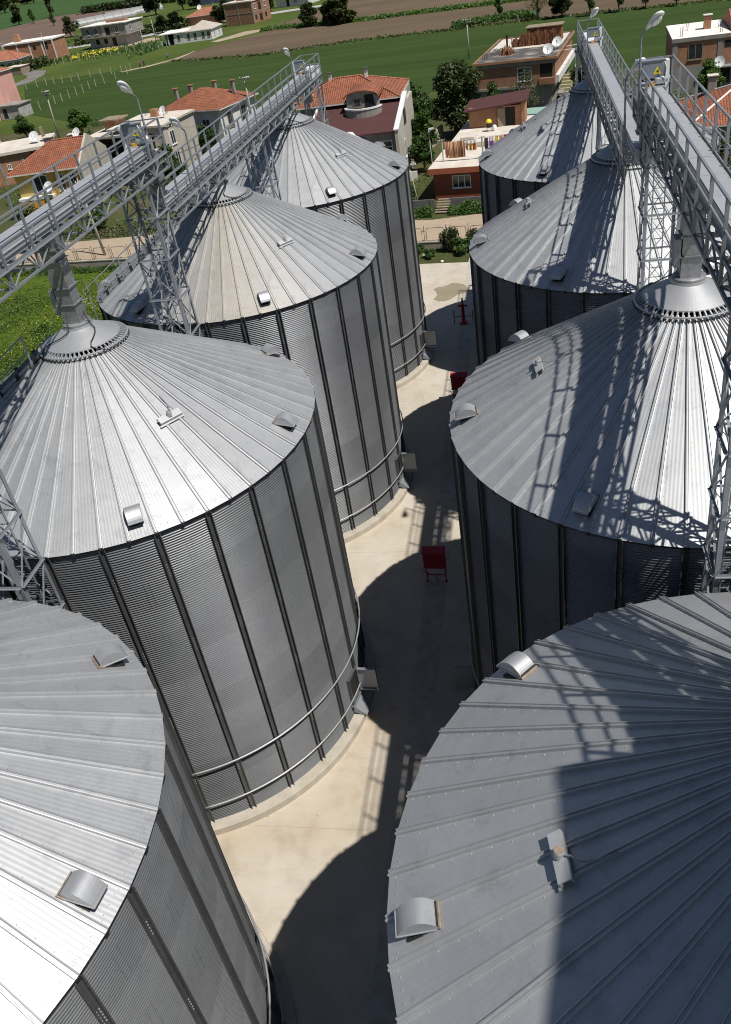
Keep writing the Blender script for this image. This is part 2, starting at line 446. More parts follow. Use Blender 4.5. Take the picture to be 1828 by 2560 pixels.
def cap_mesh():
    mb = MB()
    pr = [(1.06, rz_(1.06) + .085), (1.06, rz_(1.06) + .115), (.42, 14.86), (.40, 14.93), (.33, 14.95), (.02, 14.96)]
    mb.lathe(pr, 64)
    return mb.mesh('roof_cap', M['cap'], False)
def ring_mesh():
    mb = MB(); r = 1.24; z = rz_(r) + .125
    mb.tube([(r * math.cos(2 * PI * k / 72), r * math.sin(2 * PI * k / 72), z) for k in range(72)], .026, 8, 0, True)
    for k in range(NR):
        t = k * STEP; e = Vector((math.cos(t), math.sin(t), 0)); s = Vector((-math.sin(t), math.cos(t), 0))
        a = e * .98 + Vector((0, 0, rz_(.98) + .06)); b = e * 1.26 + Vector((0, 0, rz_(1.26) + .09))
        mb.bar(a, b, .035, .06)
        c = e * 1.27 + Vector((0, 0, rz_(1.27) + .03)); mb.bar(c - s * .03, c + s * .03, .03, .11, 1)
    return mb.mesh('cap_ring', [M['cap'], M['black']])
def vent_mesh():
    """half round hood, its flat mouth looking down the slope; local x runs outward, the roof falls away below it"""
    mb = MB(); n = 16; W = .20
    base = lambda x: .10 - x * .16
    prof = [(-.32 + .66 * i / n, base(-.32 + .66 * i / n) + .25 * math.sin(PI * i / n) ** .75) for i in range(n + 1)]
    for i in range(n):
        (x0, z0), (x1, z1) = prof[i], prof[i + 1]
        mb.quad((x0, -W, z0), (x1, -W, z1), (x1, W, z1), (x0, W, z0))
    for w in (-W, W):
        o = len(mb.v); mb.v.extend([(x, w * .985, z) for x, z in prof]); mb.face([o + i for i in range(n + 1)])
        mb.bar((-.31, w, base(-.31)), (.34, w, base(.34)), .02, .02)
    mb.bar((.34, -W, base(.34)), (.34, W, base(.34)), .02, .025)
    sl = Matrix.Rotation(math.atan(TAN), 4, 'Y')
    mb.box(-.36, -W * .96, -.02, -.05, W * .96, .06, 2, sl)
    mb.box(-.385, -W - .02, -.02, -.36, W + .02, .022, 1, sl); mb.box(-.36, -W - .018, -.02, -.24, -W + .003, .014, 1, sl)
    mb.box(-.05, -.2, -.02, .22, .2, .012, 2, sl)
    mb.v = [(a * .92, b * .92, c * .92) for a, b, c in mb.v]
    return mb.mesh('roof_vent', [M['cap'], M['rust'], M['black']])
def hatch_mesh():
    """temperature sensor box: channel bracket with round junction head"""
    mb = MB(); sl = math.atan(TAN); T = Matrix.Rotation(sl, 4, 'Y')
    mb.box(-.09, -.42, .09, .09, .42, .115, 0, T)
    mb.box(.09, -.42, .0, .115, .42, .115, 0, T)
    mb.box(-.115, -.42, .0, -.09, .42, .115, 0, T)
    mb.box(.115, -.46, .0, .17, .46, .012, 0, T)
    q = Matrix.Translation(T @ Vector((0, 0, .115)))
    o = MB(); o.lathe([(.085, 0), (.085, .12), (.075, .15), (.001, .155)], 16)
    mb.add([q @ Vector(v) for v in o.v], o.f[:32], 0); mb.add([q @ Vector(v) for v in o.v], o.f[32:], 1)
    mb.tube([q @ Vector((-.06, .05, .09)), q @ Vector((-.16, .10, .12)), q @ Vector((-.26, .22, .13)), q @ Vector((-.45, .26, .17)), q @ Vector((-.8, .27, .33))], .016, 6, 2)
    mb.v = [(a * .85, b * .82, c * .9) for a, b, c in mb.v]
    return mb.mesh('sensor_box', [M['bright_zinc'], M['rust'], M['grey_paint']])
def hoop_mesh(z, a0, a1):
    mb = MB(); n = 60; r = RW + .145
    mb.tube([(r * math.cos(a0 + (a1 - a0) * k / n), r * math.sin(a0 + (a1 - a0) * k / n), z) for k in range(n + 1)], .028, 8)
    return mb
def plinth_mesh():
    mb = MB(); mb.lathe([(6.38, -.05), (6.38, ZB - .02), (6.36, ZB), (5.9, ZB)], 96)
    return mb.mesh('plinth', M['concrete'], False)
def ladder_mesh():
    """roof ladder lying on the slope with its hand hoops; local x outward"""
    mb = MB()
    for s in (-.24, .24):
        p = [Vector((r, s, rz_(r) + .12)) for r in (1.25, 6.1)]
        mb.bar(p[0], p[1], .05, .07)
    i = 0; r = 1.4
    while r < 6.1:
        mb.bar((r, -.24, rz_(r) + .12), (r, .24, rz_(r) + .12), .03, .03)
        if i % 2 == 0:
            mb.box(r - .05, -.30, rz_(r) + .0, r + .05, -.22, rz_(r) + .2, 1); mb.box(r - .05, .22, rz_(r) + .0, r + .05, .30, rz_(r) + .2, 1)
        r += .3; i += 1
    # hand rail on one side
    for rr in (1.5, 2.6, 3.7, 4.8, 5.9):
        mb.bar((rr, .40, rz_(rr)), (rr, .40, rz_(rr) + .95), .045)
    mb.tube([(1.5, .40, rz_(1.5) + .95), (5.9, .40, rz_(5.9) + .95), (6.5, .40, HE + .75), (6.75, .40, HE - .3)], .022, 6)
    mb.tube([(1.5, .40, rz_(1.5) + .5), (5.9, .40, rz_(5.9) + .5)], .018, 6)
    # wall ladder with safety cage
    for s in (-.22, .22): mb.bar((6.32, s, .3), (6.32, s, HE + .9), .05, .05)
    z = .6
    while z < HE + .6:
        mb.bar((6.32, -.22, z), (6.32, .22, z), .025); z += .3
    z = 2.6
    while z < HE + 1:
        mb.tube([(6.32 + .7 * math.sin(PI * k / 10), -.36 * math.cos(PI * k / 10), z) for k in range(11)], .018, 6); z += .9
    for k in (2, 4, 6, 8): mb.bar((6.32 + .7 * math.sin(PI * k / 10), -.36 * math.cos(PI * k / 10), 2.6), (6.32 + .7 * math.sin(PI * k / 10), -.36 * math.cos(PI * k / 10), HE + .8), .03, .01)
    return mb.mesh('ladder', [M['steel'], M['black']])
def manhole(parent, ang, open_door=True):
    """man door low in the wall: frame, dark opening, opened leaf, grain chute"""
    T = lambda mb, name, mats, par: mb.build(name, mats, par)
    fr = MB(); r = RW + .005
    fr.box(r, -.37, .80, r + .10, -.31, 1.98); fr.box(r, .31, .80, r + .10, .37, 1.98); fr.box(r, -.31, .80, r + .10, .31, .86); fr.box(r, -.31, 1.92, r + .10, .31, 1.98)
    fr.box(r + .012, -.31, .86, r + .03, .31, 1.92, 1)
    door = fr.build('man_door', [M['stiff'], M['dark']], parent, rz=ang)
    lf = MB(); lf.box(0, 0, 0, .66, .03, 1.02); lf.box(0, -.07, 0, .03, 0, 1.02); lf.box(.63, -.07, 0, .66, 0, 1.02); lf.box(.03, -.07, 0, .63, 0, .03); lf.box(.03, -.07, .99, .63, 0, 1.02)
    o = lf.build('door_leaf', M['steel'], door); o.location = (r + .11, .36, .88); o.rotation_euler.z = R_(8)
    ch = MB()
    ch.add([(r + .02, -.33, .70), (r + .02, .33, .70), (r + .48, .30, .33), (r + .48, -.30, .33), (r + .02, -.33, .40), (r + .02, .33, .40), (r + .30, .30, .30), (r + .30, -.30, .30)],
           [(0, 1, 2, 3), (0, 3, 7, 4), (1, 5, 6, 2), (3, 2, 6, 7)])
    ch.box(r + .01, -.40, .70, r + .12, .40, .78)
    ch.build('chute', M['steel'], door)
    return door

ME = dict(wall=silo_wall_mesh(), bolts=bolts_mesh(), stiff=stiffener_mesh(), roof=roof_mesh(M['roof'], 2), roof_d=roof_mesh(M['roof_dusty'], 5),
          cap=cap_mesh(), ring=ring_mesh(), vent=vent_mesh(), hatch=hatch_mesh(), plinth=plinth_mesh(), ladder=ladder_mesh())

def cable_mesh(seed):
    rnd = random.Random(seed); mb = MB()
    for a in (rnd.uniform(-2.2, -1.8), rnd.uniform(-1.0, -.6)):
        pts = []
        for i in range(9):
            f = i / 8; r = .34 + f * .95; aa = a + .35 * math.sin(f * 5 + seed)
            z = 14.97 - f * .1 if r < .42 else rz_(r) + .14 + .02
            pts.append((r * math.cos(aa), r * math.sin(aa), z if i else 15.3))
        mb.tube(pts, .016, 6)
    return mb

SILOS = [  # name, x, y, phase of the stiffener ribs, hoods, sensor angle, label
    ('L1', .05, -13.64, 1.3771 - STEP, [44.3, -8.2, -61, -116, 98, 150, 204], -36, 'grain silo at the lower left edge, bright ribbed roof cut off'),
    ('L2', 0, 0, .1109, [44.5, -7.2, -61.6, -116, 98, 150, 204], -36, 'left silo with a tall square spout on its cap, wall visible to the plinth'),
    ('L3', 0, 13.77, -.0339 - STEP, [44, -9.8, -63.1, -117, 98, 150, 204], -36.5, 'left row silo with a yellowish dust stain, between the spouted one and the farthest'),
    ('L4', -.14, 27.5, -.2266 - STEP, [44, -9.2, -61, -116, 98, 150, 204], -36.3, 'farthest silo of the left row, in front of the villa'),
    ('R1', 16.23, -13.62, 1.6947 + STEP, [138.6, 189.6, 242, 296, 350, 36, 87], -170.1, 'lower right silo with a dark shaded roof filling the corner'),
    ('R2', 16.235, -.09, 2.909 + STEP, [138, 187, 241, 295, 350, 36, 87], -174.2, 'right silo with a tall square spout and a broad walkway shadow on its roof'),
    ('R3', 16.12, 13.69, 3.3943 + STEP, [138, 187, 241.7, 294.7, 350, 36, 87], -180, 'middle right silo beyond the spouted one, lattice tower at its near edge'),
    ('R4', 15.98, 27.28, 3.383 + STEP, [138, 187, 241.3, 295, 350, 36, 87], -175.9, 'farthest silo of the right row, in front of the brick red house'),
]
for i, (nm, x, y, ph, vents, ha, lab) in enumerate(SILOS):
    s = thing('grain_silo', lab, 'silo', (x, y, 0), ph, 'galvanised grain silos in two rows')
    obj('plinth', ME['plinth'], s)
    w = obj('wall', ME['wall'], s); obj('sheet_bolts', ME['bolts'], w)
    for k in range(28): obj('stiffener', ME['stiff'], s, rz=k * 2 * STEP)
    obj('roof', ME['roof_d'] if nm == 'L3' else ME['roof'], s)
    cp = obj('roof_cap', ME['cap'], s)
    cable_mesh(i).build('cable', M['black'], cp, True)
    obj('cap_ring', ME['ring'], s)
    for a in vents:
        t = R_(a) - ph; r = 5.62
        obj('roof_vent', ME['vent'], s, (r * math.cos(t), r * math.sin(t), rz_(r) + .02), t)
    t = R_(ha) - ph; r = 3.63
    obj('sensor_box', ME['hatch'], s, (r * math.cos(t), r * math.sin(t), rz_(r) + .05), t)
    left = nm[0] == 'L'
    for z in (1.15, 2.78):
        a0, a1 = (R_(-71), R_(62)) if left else (R_(118), R_(251))
        hoop_mesh(z, a0 - ph, a1 - ph).build('hoop_rail', M['cap'], s, True)
    manhole(s, (R_(-9.5) if left else R_(181)) - ph)
    obj('ladder', ME['ladder'], s, rz=(R_(-150) if left else R_(-28)) - ph)
# ------------------------------------------------------------------ conveyors, towers, spouts, lamps
def conveyor(label, x0, x1, bx0, bx1, dk0, dk1, y0, y1, F, box_end, rail_near_first):
    """truss bridge carrying a closed chain conveyor and a plank walkway; F is the height of the walkway"""
    t = thing('conveyor_bridge', label, 'conveyor', ((x0 + x1) / 2, y1, F), 0, 'conveyor bridges over the silos')
    ox, oy, oz = (x0 + x1) / 2, y1, F
    L = lambda x, y, z: Vector((x - ox, y - oy, z - oz))
    sp = 1.365; n = int((y1 - y0) / sp)
    ys = [y1 - .04 - i * sp for i in range(n + 1)]
    LO = F - .46
    tr = MB()
    for x in (x0, x1):
        tr.angle(L(x, y0, F), L(x, y1, F), .085, .012); tr.bar(L(x, y0, LO), L(x, y1, LO), .06, .06)
        for i, y in enumerate(ys):
            if i < n:
                tr.bar(L(x, y, LO), L(x, y - sp * .36, F), .04, .04); tr.bar(L(x, y - sp, LO), L(x, y - sp * .38, F), .045, .02)
    for i, y in enumerate(ys):
        tr.bar(L(x0, y, LO), L(x1, y, LO), .05, .05)
        for yy in (y, y - sp / 2):
            if yy > y0: tr.bar(L(x0, yy, F - .01), L(x1, yy, F - .01), .05, .08); tr.box(*(L(bx0 - .03, yy - .1, F + .03)), *(L(bx1 + .03, yy + .1, F + .072)))
        if i < n: tr.bar(L(x0, y, LO), L(x1, y - sp, LO), .03, .03)
    tr.build('truss', M['steel'], t)
    for x in (x0, x1):
        rl = MB()
        for y in ys:
            rl.bar(L(x, y, LO), L(x, y, F + 1.07), .065, .05)
        rl.bar(L(x, y0, F + 1.07), L(x, y1, F + 1.07), .045, .045)
        rl.bar(L(x, y0, F + .54), L(x, y1, F + .54), .035, .035)
        if x == x0:
            for z in (1.07, .54): rl.bar(L(x0, y1 - .04, F + z), L(x1, y1 - .04, F + z), .04, .04)
        rl.build('railing', M['steel'], t)
    # trough: flanged closed box in lengths
    tb = MB(); zb, zt = F + .075, F + .47
    tb.box(*L(bx0, y0, zb), *L(bx1, box_end, zt))
    for zz in (zb, zt - .02, zb + .2): tb.box(*L(bx0 - .03, y0, zz), *L(bx1 + .03, box_end, zz + .018))
    yy = box_end
    while yy > y0:
        tb.box(*L(bx0 - .045, yy - .03, zb), *L(bx1 + .045, yy, zt + .012)); yy -= 2.73
    tb.build('trough', M['trough'], t)
    lid = MB(); yy = box_end; rnd = random.Random(5)
    while yy - 1.3 > y0:
        dz = rnd.uniform(0, .004); lid.box(*L(bx0 - .02, yy - 1.355, zt + .006), *L(bx1 + .02, yy - .01, zt + .022 + dz)); yy -= 1.365
    lid.build('trough_lid', M['trough'], t)
    dk = MB(); yy = y1 - .1
    while yy - 1.0 > y0:
        dz = rnd.uniform(-.006, .006); dk.box(*L(dk0, yy - .985, F + .035 + dz), *L(dk1, yy, F + .06 + dz)); dk.box(*L(dk0, yy - .985, F - .0 + dz), *L(dk1, yy - .955, F + .035 + dz)); yy -= 1.0
    dk.build('walkway_deck', M['deck'], t)
    # drive unit at the discharge end
    cx = (bx0 + bx1) / 2; ye = box_end
    du = MB()
    du.box(*L(cx - .30, ye - .55, zt + .022), *L(cx + .30, ye - .1, zt + .05)); du.box(*L(cx - .26, ye - .02, F + .1), *L(cx + .26, ye + .35, zt + .05))
    o = MB(); o.lathe([(.001, 0), (.13, 0), (.14, .05), (.14, .34), (.10, .40), (.06, .42), (.001, .42)], 20)
    T = Matrix.Translation(L(cx + .05, ye - .32, zt + .19)) @ Matrix.Rotation(PI / 2, 4, 'Y'); du.add([T @ Vector(v) for v in o.v], o.f)
    q = (-.42 if x0 < 5 else .32); du.box(*L(cx + q, ye - .45, zt - .3), *L(cx + q + .1, ye - .15, zt + .70), 1); du.box(*L(cx - .12, ye - .45, zt + .05), *L(cx + .05, ye - .3, zt + .14), 2)
    drv = du.build('drive_unit', [M['cap'], M['white_paint'], M['ochre']], t)
    g = MB(); g.box(*L(cx - .31, ye - .42, zt + .30), *L(cx + .27, ye - .20, zt + .72))
    g.box(*L(cx - .33, ye - .44, zt + .70), *L(cx + .29, ye - .18, zt + .73))
    gd = g.build('motor_guard', M['grey_paint'], t)
    s = MB(); a = L(cx - .02, ye - .424, zt + .36); 
    s.add([a, a + Vector((.22, 0, 0)), a + Vector((.11, 0, .20)), a + Vector((0, .003, 0)), a + Vector((.22, .003, 0)), a + Vector((.11, .003, .20))], [(0, 1, 2), (3, 5, 4), (0, 3, 4, 1), (1, 4, 5, 2), (2, 5, 3, 0)])
    c = a + Vector((.11, -.003, .07))
    for k in range(3):
        an = PI / 2 + k * 2 * PI / 3; p = c + Vector((math.cos(an), 0, math.sin(an))) * .045
        e = Vector((-math.sin(an), 0, math.cos(an))) * .012
        s.add([c - e, c + e, p + e, p - e], [(0, 1, 2, 3)], 1)
    s.build('warning_sign', [M['yellow'], M['black']], gd)
    cb = MB(); cb.tube([L(cx + .2, ye - .46, zt + .62), L(cx + .27, ye - .52, zt + .68), L(cx + .33, ye - .5, zt + .5), L(cx + .30, ye - .48, zt + .2), L(cx + .26, ye - .4, zt + .06)], .014, 6)
    cb.build('power_cable', M['white_paint'], drv, True)
    if y1 - box_end > 2:
        ec = MB(); ec.add([L(bx0 - .12, box_end + .5, zt + .02), L(bx1 + .12, box_end + .5, zt + .02), L(bx1 + .12, y1 + .15, zt - .02), L(bx0 - .12, y1 + .15, zt - .02), L(bx0 - .12, box_end + .5, F + .05), L(bx1 + .12, box_end + .5, F + .05), L(bx1 + .12, y1 + .15, F + .05), L(bx0 - .12, y1 + .15, F + .05)], [(0, 1, 2, 3), (0, 4, 5, 1), (1, 5, 6, 2), (2, 6, 7, 3), (3, 7, 4, 0)])
        ec.build('end_cover', M['white_paint'], t)
    return t, L

ca, LA = conveyor('upper left conveyor bridge whose motor end stands above the gap behind the spouted left silo', -.53, .54, -.12, .33, -.49, -.17, -15.5, 8.0, 17.53, 7.15, 0)
cb_, LB = conveyor('lower left conveyor bridge running out to the villa, end railing against the green field', -.55, .52, -.14, .31, -.51, -.19, 7.35, 34.1, 15.73, 31.2, 0)
cc_, LC = conveyor('broad near conveyor bridge at the upper right edge with flat grey lids', 15.70, 16.755, 15.87, 16.31, 16.36, 16.70, -15.5, 7.74, 17.53, 7.0, 0)
cd_, LD = conveyor('far right conveyor bridge ending in the tall railed platform above the farthest silo', 15.43, 16.50, 15.76, 16.2, 16.23, 16.46, 7.35, 33.2, 15.70, 29.2, 0)

def chute(parent, L, cx, y, zt, zb):
    mb = MB(); mb.box(*L(cx - .24, y - .24, zb + .5), *L(cx + .24, y + .24, zt)); mb.box(*L(cx - .17, y - .17, zb), *L(cx + .17, y + .17, zb + .5)); mb.box(*L(cx - .29, y - .29, zb + .48), *L(cx + .29, y + .29, zb + .52))
    mb.build('discharge_chute', M['spout'], parent)
chute(ca, LA, .1, 7.55, 17.6, 16.15); chute(cc_, LC, 16.05, 7.5, 17.6, 16.12); chute(cb_, LB, .08, 31.6, 15.8, 14.6); chute(cd_, LD, 15.98, 29.6, 15.8, 14.6)

def spout(label, x, y, zt):
    t = thing('grain_spout', label, 'spout', (x, y, 14.96), 0, 'grain spouts between the conveyors and the silo caps')
    H = zt - 14.96
    mb = MB(); mb.lathe([(.40, -.02), (.40, .03), (.36, .05), (.001, .05)], 24)
    a = .235
    zs = [0.05, H * .22, H * .40, H * .68, H]
    if H < 1.2: zs = [.05, H * .5, H]
    for i in range(len(zs) - 1):
        w = a - .012 * (i % 2)
        mb.box(-w, -w, zs[i], w, w, zs[i + 1])
    mb.build('duct', M['spout'], t)
    for z in zs[1:-1]:
        fl = MB(); fl.box(-a - .045, -a - .045, z - .012, a + .045, a + .045, z + .012); fl.build('flange', M['spout'], t)
    if H > 1.2:
        sb = MB(); sb.box(-a - .16, -a + .02, H * .12, -a - .02, a - .04, H * .38); sb.build('slide_gate', M['steel'], t)
        rs = MB(); rs.box(a - .012, -a - .006, H * .45, a + .006, -a + .012, H * .66); rs.build('rust_streak', M['rust'], t)
    return t
spout('tall square spout on the left silo cap, green meadow behind it', 0, 0, 17.6)
spout('tall square spout between the near right conveyor and the cap of the right silo', 16.235, -.09, 17.6)
spout('short spout below the lower left conveyor on the dust stained silo', 0, 13.77, 15.8)
spout('short spout below the lower left conveyor on the silo by the villa', -.12, 27.5, 15.8)
spout('short spout in the conveyor shadow on the middle right silo', 16.08, 13.69, 15.77)
spout('short spout in the conveyor shadow on the farthest right silo', 15.98, 27.28, 15.77)
spout('tall square spout on the cap of the lower left silo, out past the left edge', .05, -13.64, 17.6)
spout('tall square spout on the cap of the lower right shaded silo', 16.23, -13.62, 17.6)

def tower(label, x0, x1, y0, y1, zt, ph=0):
    t = thing('lattice_tower', label, 'tower', ((x0 + x1) / 2, (y0 + y1) / 2, 0), 0, 'lattice support towers under the conveyors')
    hx, hy = (x1 - x0) / 2, (y1 - y0) / 2
    cs = [(-hx, -hy), (hx, -hy), (hx, hy), (-hx, hy)]
    for cx, cy in cs:
        mb = MB(); s1 = -1 if cx > 0 else 1; s2 = -1 if cy > 0 else 1
        mb.box(cx, cy, 0, cx + s1 * .10, cy + s2 * .012, zt) if s1 > 0 else mb.box(cx - .10, min(cy, cy + s2 * .012), 0, cx, max(cy, cy + s2 * .012), zt)
        mb.box(min(cx, cx + s1 * .012), min(cy + s2 * .012, cy + s2 * .10), 0, max(cx, cx + s1 * .012), max(cy + s2 * .012, cy + s2 * .10), zt)
        mb.box(cx - .12, cy - .12, 0, cx + .12, cy + .12, .02)
        z = 1.42
        while z < zt - .3:
            mb.box(cx - .07, cy - .07, z - .10, cx + .07, cy + .07, z + .10) if False else None
            z += 1.42
        mb.build('leg', M['steel'], t)
    br = MB(); pl = 1.42; z = .25; i = 0
    while z + pl < zt + .4:
        zz = min(z + pl, zt - .05)
        for k in range(4):
            a = Vector((*cs[k], 0)); b = Vector((*cs[(k + 1) % 4], 0)); d = (b - a).normalized(); nrm = Vector((d.y, -d.x, 0)) * .02
            br.angle(a + nrm + Vector((0, 0, z)), b + nrm + Vector((0, 0, z)), .055, .008)
            br.bar(a + nrm + Vector((0, 0, z)), b + nrm + Vector((0, 0, zz)), .045, .012); br.bar(b - nrm + Vector((0, 0, z)), a - nrm + Vector((0, 0, zz)), .045, .012)
        z += pl; i += 1
    for k in range(4):
        a = Vector((*cs[k], zt - .06)); b = Vector((*cs[(k + 1) % 4], zt - .06)); br.angle(a, b, .09, .01)
    br.build('bracing', M['steel'], t)
    ld = MB()
    for s in (-.18, .18): ld.bar((s, hy - .12, .3), (s, hy - .12, zt - .2), .03, .05)
    z = .6
    while z < zt - .3: ld.bar((-.18, hy - .12, z), (.18, hy - .12, z), .022); z += .32
    ld.build('ladder', M['steel'], t)
    return t
tower('lattice tower between the spouted left silo and the dust stained silo', -.72, .36, 6.2, 7.25, 17.07)
tower('lattice tower between the dust stained silo and the far left silo', -.72, .36, 20.1, 21.15, 15.27)
tower('lattice tower past the far left silo, under the end of the lower left conveyor', -.75, .32, 33.72, 34.75, 15.27)
tower('lattice tower at the left edge, between the two nearest silos of the left row', -.30, .78, -7.35, -6.3, 17.07)
tower('lattice tower behind the spouted right silo, standing out against a sunlit roof', 15.93, 17.02, 6.2, 7.25, 17.07)
tower('lattice tower between the middle and the far right silo', 15.6, 16.68, 19.95, 21.0, 15.24)
tower('lattice tower under the railed far end of the right conveyor', 15.35, 16.4, 33.4, 34.4, 15.24)
tower('lattice tower at the right edge, just above the shaded lower right roof', 15.84, 16.9, -7.25, -6.25, 17.07)

def lamp(label, x, y, zb, zt, dx=0.0):
    t = thing('street_lamp', label, 'lamp', (x, y, zb), 0, 'street lamps along the conveyor bridges')
    H = zt - zb; d = Vector((dx, -.92, .60)).normalized()
    mb = MB(); b = Vector((0, 0, H))
    mb.tube([(0, 0, 0), (0, 0, H * .55), (0, 0, H - .04), b + d * .05 + Vector((0, 0, .0)), b + d * .38], [.042, .036, .03, .03, .028], 10)
    mb.build('pole', M['steel'], t, True)
    # tear drop head: narrow at the arm, round at the tip
    hd = MB(); side = d.cross(Vector((0, 0, 1))).normalized(); up = side.cross(d).normalized()
    n = 12; rings = []
    prof = [(.30, .035, .04), (.42, .06, .055), (.56, .095, .075), (.74, .135, .09), (.90, .15, .095), (1.04, .14, .085), (1.13, .10, .06), (1.17, .03, .02)]
    for s, w, h in prof:
        o = len(hd.v)
        for k in range(n):
            a = 2 * PI * k / n; zz = math.sin(a)
            hd.v.append(tuple(b + d * s + side * w * math.cos(a) + up * (h * zz if zz > 0 else h * .55 * zz)))
        rings.append(o)
    for i in range(len(rings) - 1):
        for k in range(n): hd.face((rings[i] + k, rings[i] + (k + 1) % n, rings[i + 1] + (k + 1) % n, rings[i + 1] + k))
    hd.face([rings[0] + k for k in range(n)][::-1]); hd.face([rings[-1] + k for k in range(n)])
    h_ = hd.build('lamp_head', M['white_paint'], t, True)
    gl = MB(); c = b + d * .86 - up * .058
    gl.add([c + d * (.24 * math.cos(2 * PI * k / 16)) + side * (.11 * math.sin(2 * PI * k / 16)) for k in range(16)] + [c + d * (.2 * math.cos(2 * PI * k / 16)) + side * (.09 * math.sin(2 * PI * k / 16)) - up * .05 for k in range(16)],
           [[k, (k + 1) % 16, 16 + (k + 1) % 16, 16 + k] for k in range(16)] + [list(range(16, 32))])
    gl.build('lens', M['white_paint'], h_)
    return t
lamp('white street lamp over the upper left conveyor motor, highest lamp on the left', .46, 7.0, 17.05, 19.40)
lamp('white street lamp just right of the upper left conveyor motor', .55, 10.1, 15.25, 17.72)
lamp('white street lamp near the far railed end of the lower left conveyor', .56, 27.2, 15.25, 17.5)
lamp('large grey street lamp rising over the near right conveyor motor', 15.64, 6.0, 17.05, 19.48, .38)
lamp('street lamp partly hidden behind the near right conveyor motor, shorter than the one before it', 15.45, 7.75, 15.22, 18.15, .36)
lamp('small far street lamp over the railed end of the far right conveyor', 15.40, 24.5, 15.22, 17.72, .36)

# the head house of the elevator the photographer stands beside: it throws the broad shade on the lower right roof
eh = thing('elevator_tower', 'clad elevator tower outside the photo whose shadow darkens the lower right silo roof', 'tower', (19.6, -21, 0))
mb = MB(); mb.box(-.94, -5.5, 17.6, 3.9, 4.8, 25.2); mb.build('head_house', M['wall'], eh)
mb = MB(); mb.box(-.98, -5.7, 25.2, 4.0, 4.85, 25.35); mb.build('roof', M['cap'], eh)
for sx in (-.8, 3.75):
    for sy in (-5.3, 4.6):
        mb = MB(); mb.box(sx - .12, sy - .12, 0, sx + .12, sy + .12, 17.6); mb.build('leg', M['steel'], eh)
mb = MB()
z = 0
while z < 17:
    for (a, b) in (((-.8, -5.3), (3.75, -5.3)), ((3.75, -5.3), (3.75, 4.6)), ((3.75, 4.6), (-.8, 4.6)), ((-.8, 4.6), (-.8, -5.3))):
        mb.bar((*a, z), (*b, z + 4.3), .1); mb.bar((*b, z), (*a, z + 4.3), .1)
    z += 4.35
mb.build('bracing', M['steel'], eh)
# ------------------------------------------------------------------ ground
def sheet(name, poly, z, mat):
    mb = MB(); o = len(mb.v); mb.v.extend([(x, y, z) for x, y in poly]); mb.face(range(len(poly)))
    ar = sum(poly[i][0] * poly[(i + 1) % len(poly)][1] - poly[(i + 1) % len(poly)][0] * poly[i][1] for i in range(len(poly)))
    if ar < 0: mb.f[0] = mb.f[0][::-1]
    return struct(mb.build(name, mat))

def yard_mat():
    m, nt, b = new_mat('yard_concrete'); v = coord(nt, 'Object')
    c = ramp(nt, noise(nt, v, .28, 6, .6), [(.3, (.46, .415, .345)), (.55, (.515, .472, .405)), (.75, (.55, .51, .45))])
    c = mix(nt, ramp(nt, noise(nt, v, .11, 5, .65), [(.46, (0, 0, 0)), (.72, (.6,) * 3)]), c, (.40, .28, .15))
    v2 = coord(nt, 'Object', (.35, 5, 1))
    c = mix(nt, 1, c, ramp(nt, noise(nt, v2, 2.2, 4), [(.3, (.965,) * 3), (.7, (1.02,) * 3)]), 'MULTIPLY')
    c = mix(nt, 1, c, ramp(nt, noise(nt, v, 1.1, 7, .68, dist=.4), [(.32, (.86, .84, .81)), (.5, (1, 1, 1)), (.7, (1.04,) * 3)]), 'MULTIPLY')
    c = mix(nt, ramp(nt, noise(nt, v, .42, 5, .7), [(.63, (0, 0, 0)), (.74, (.5,) * 3)]), c, (.30, .25, .19))
    # spots and drips
    vo = N(nt, 'ShaderNodeTexVoronoi'); vo.inputs['Scale'].default_value = .9; nt.links.new(v, vo.inputs['Vector'])
    sp = ramp(nt, vo.outputs['Distance'], [(.03, (.55, .5, .42)), (.06, (1, 1, 1))]); c = mix(nt, 1, c, sp, 'MULTIPLY')
    ck = N(nt, 'ShaderNodeTexVoronoi', feature='DISTANCE_TO_EDGE'); ck.inputs['Scale'].default_value = .17; nt.links.new(noise(nt, v, .5, 3, .5, 'Color'), ck.inputs['Vector']) if False else nt.links.new(v, ck.inputs['Vector'])
    c = mix(nt, math_(nt, 'MULTIPLY', math_(nt, 'LESS_THAN', math_(nt, 'ADD', ck.outputs['Distance'], math_(nt, 'MULTIPLY', noise(nt, v, 5, 3), .012)), .0065), .16), c, (.22, .19, .15))
    # pour joints
    sep = N(nt, 'ShaderNodeSeparateXYZ'); nt.links.new(v, sep.inputs[0])
    j = math_(nt, 'ABSOLUTE', math_(nt, 'SUBTRACT', math_(nt, 'FRACT', math_(nt, 'DIVIDE', math_(nt, 'ADD', sep.outputs[1], 2.2), 6.8)), .5))
    jj = math_(nt, 'LESS_THAN', j, .0022); c = mix(nt, math_(nt, 'MULTIPLY', jj, .28), c, (.2, .17, .13))
    nt.links.new(c, b.inputs['Base Color']); b.inputs['Roughness'].default_value = .85
    bump(nt, b, noise(nt, v, 14, 4), .15, .02)
    return m
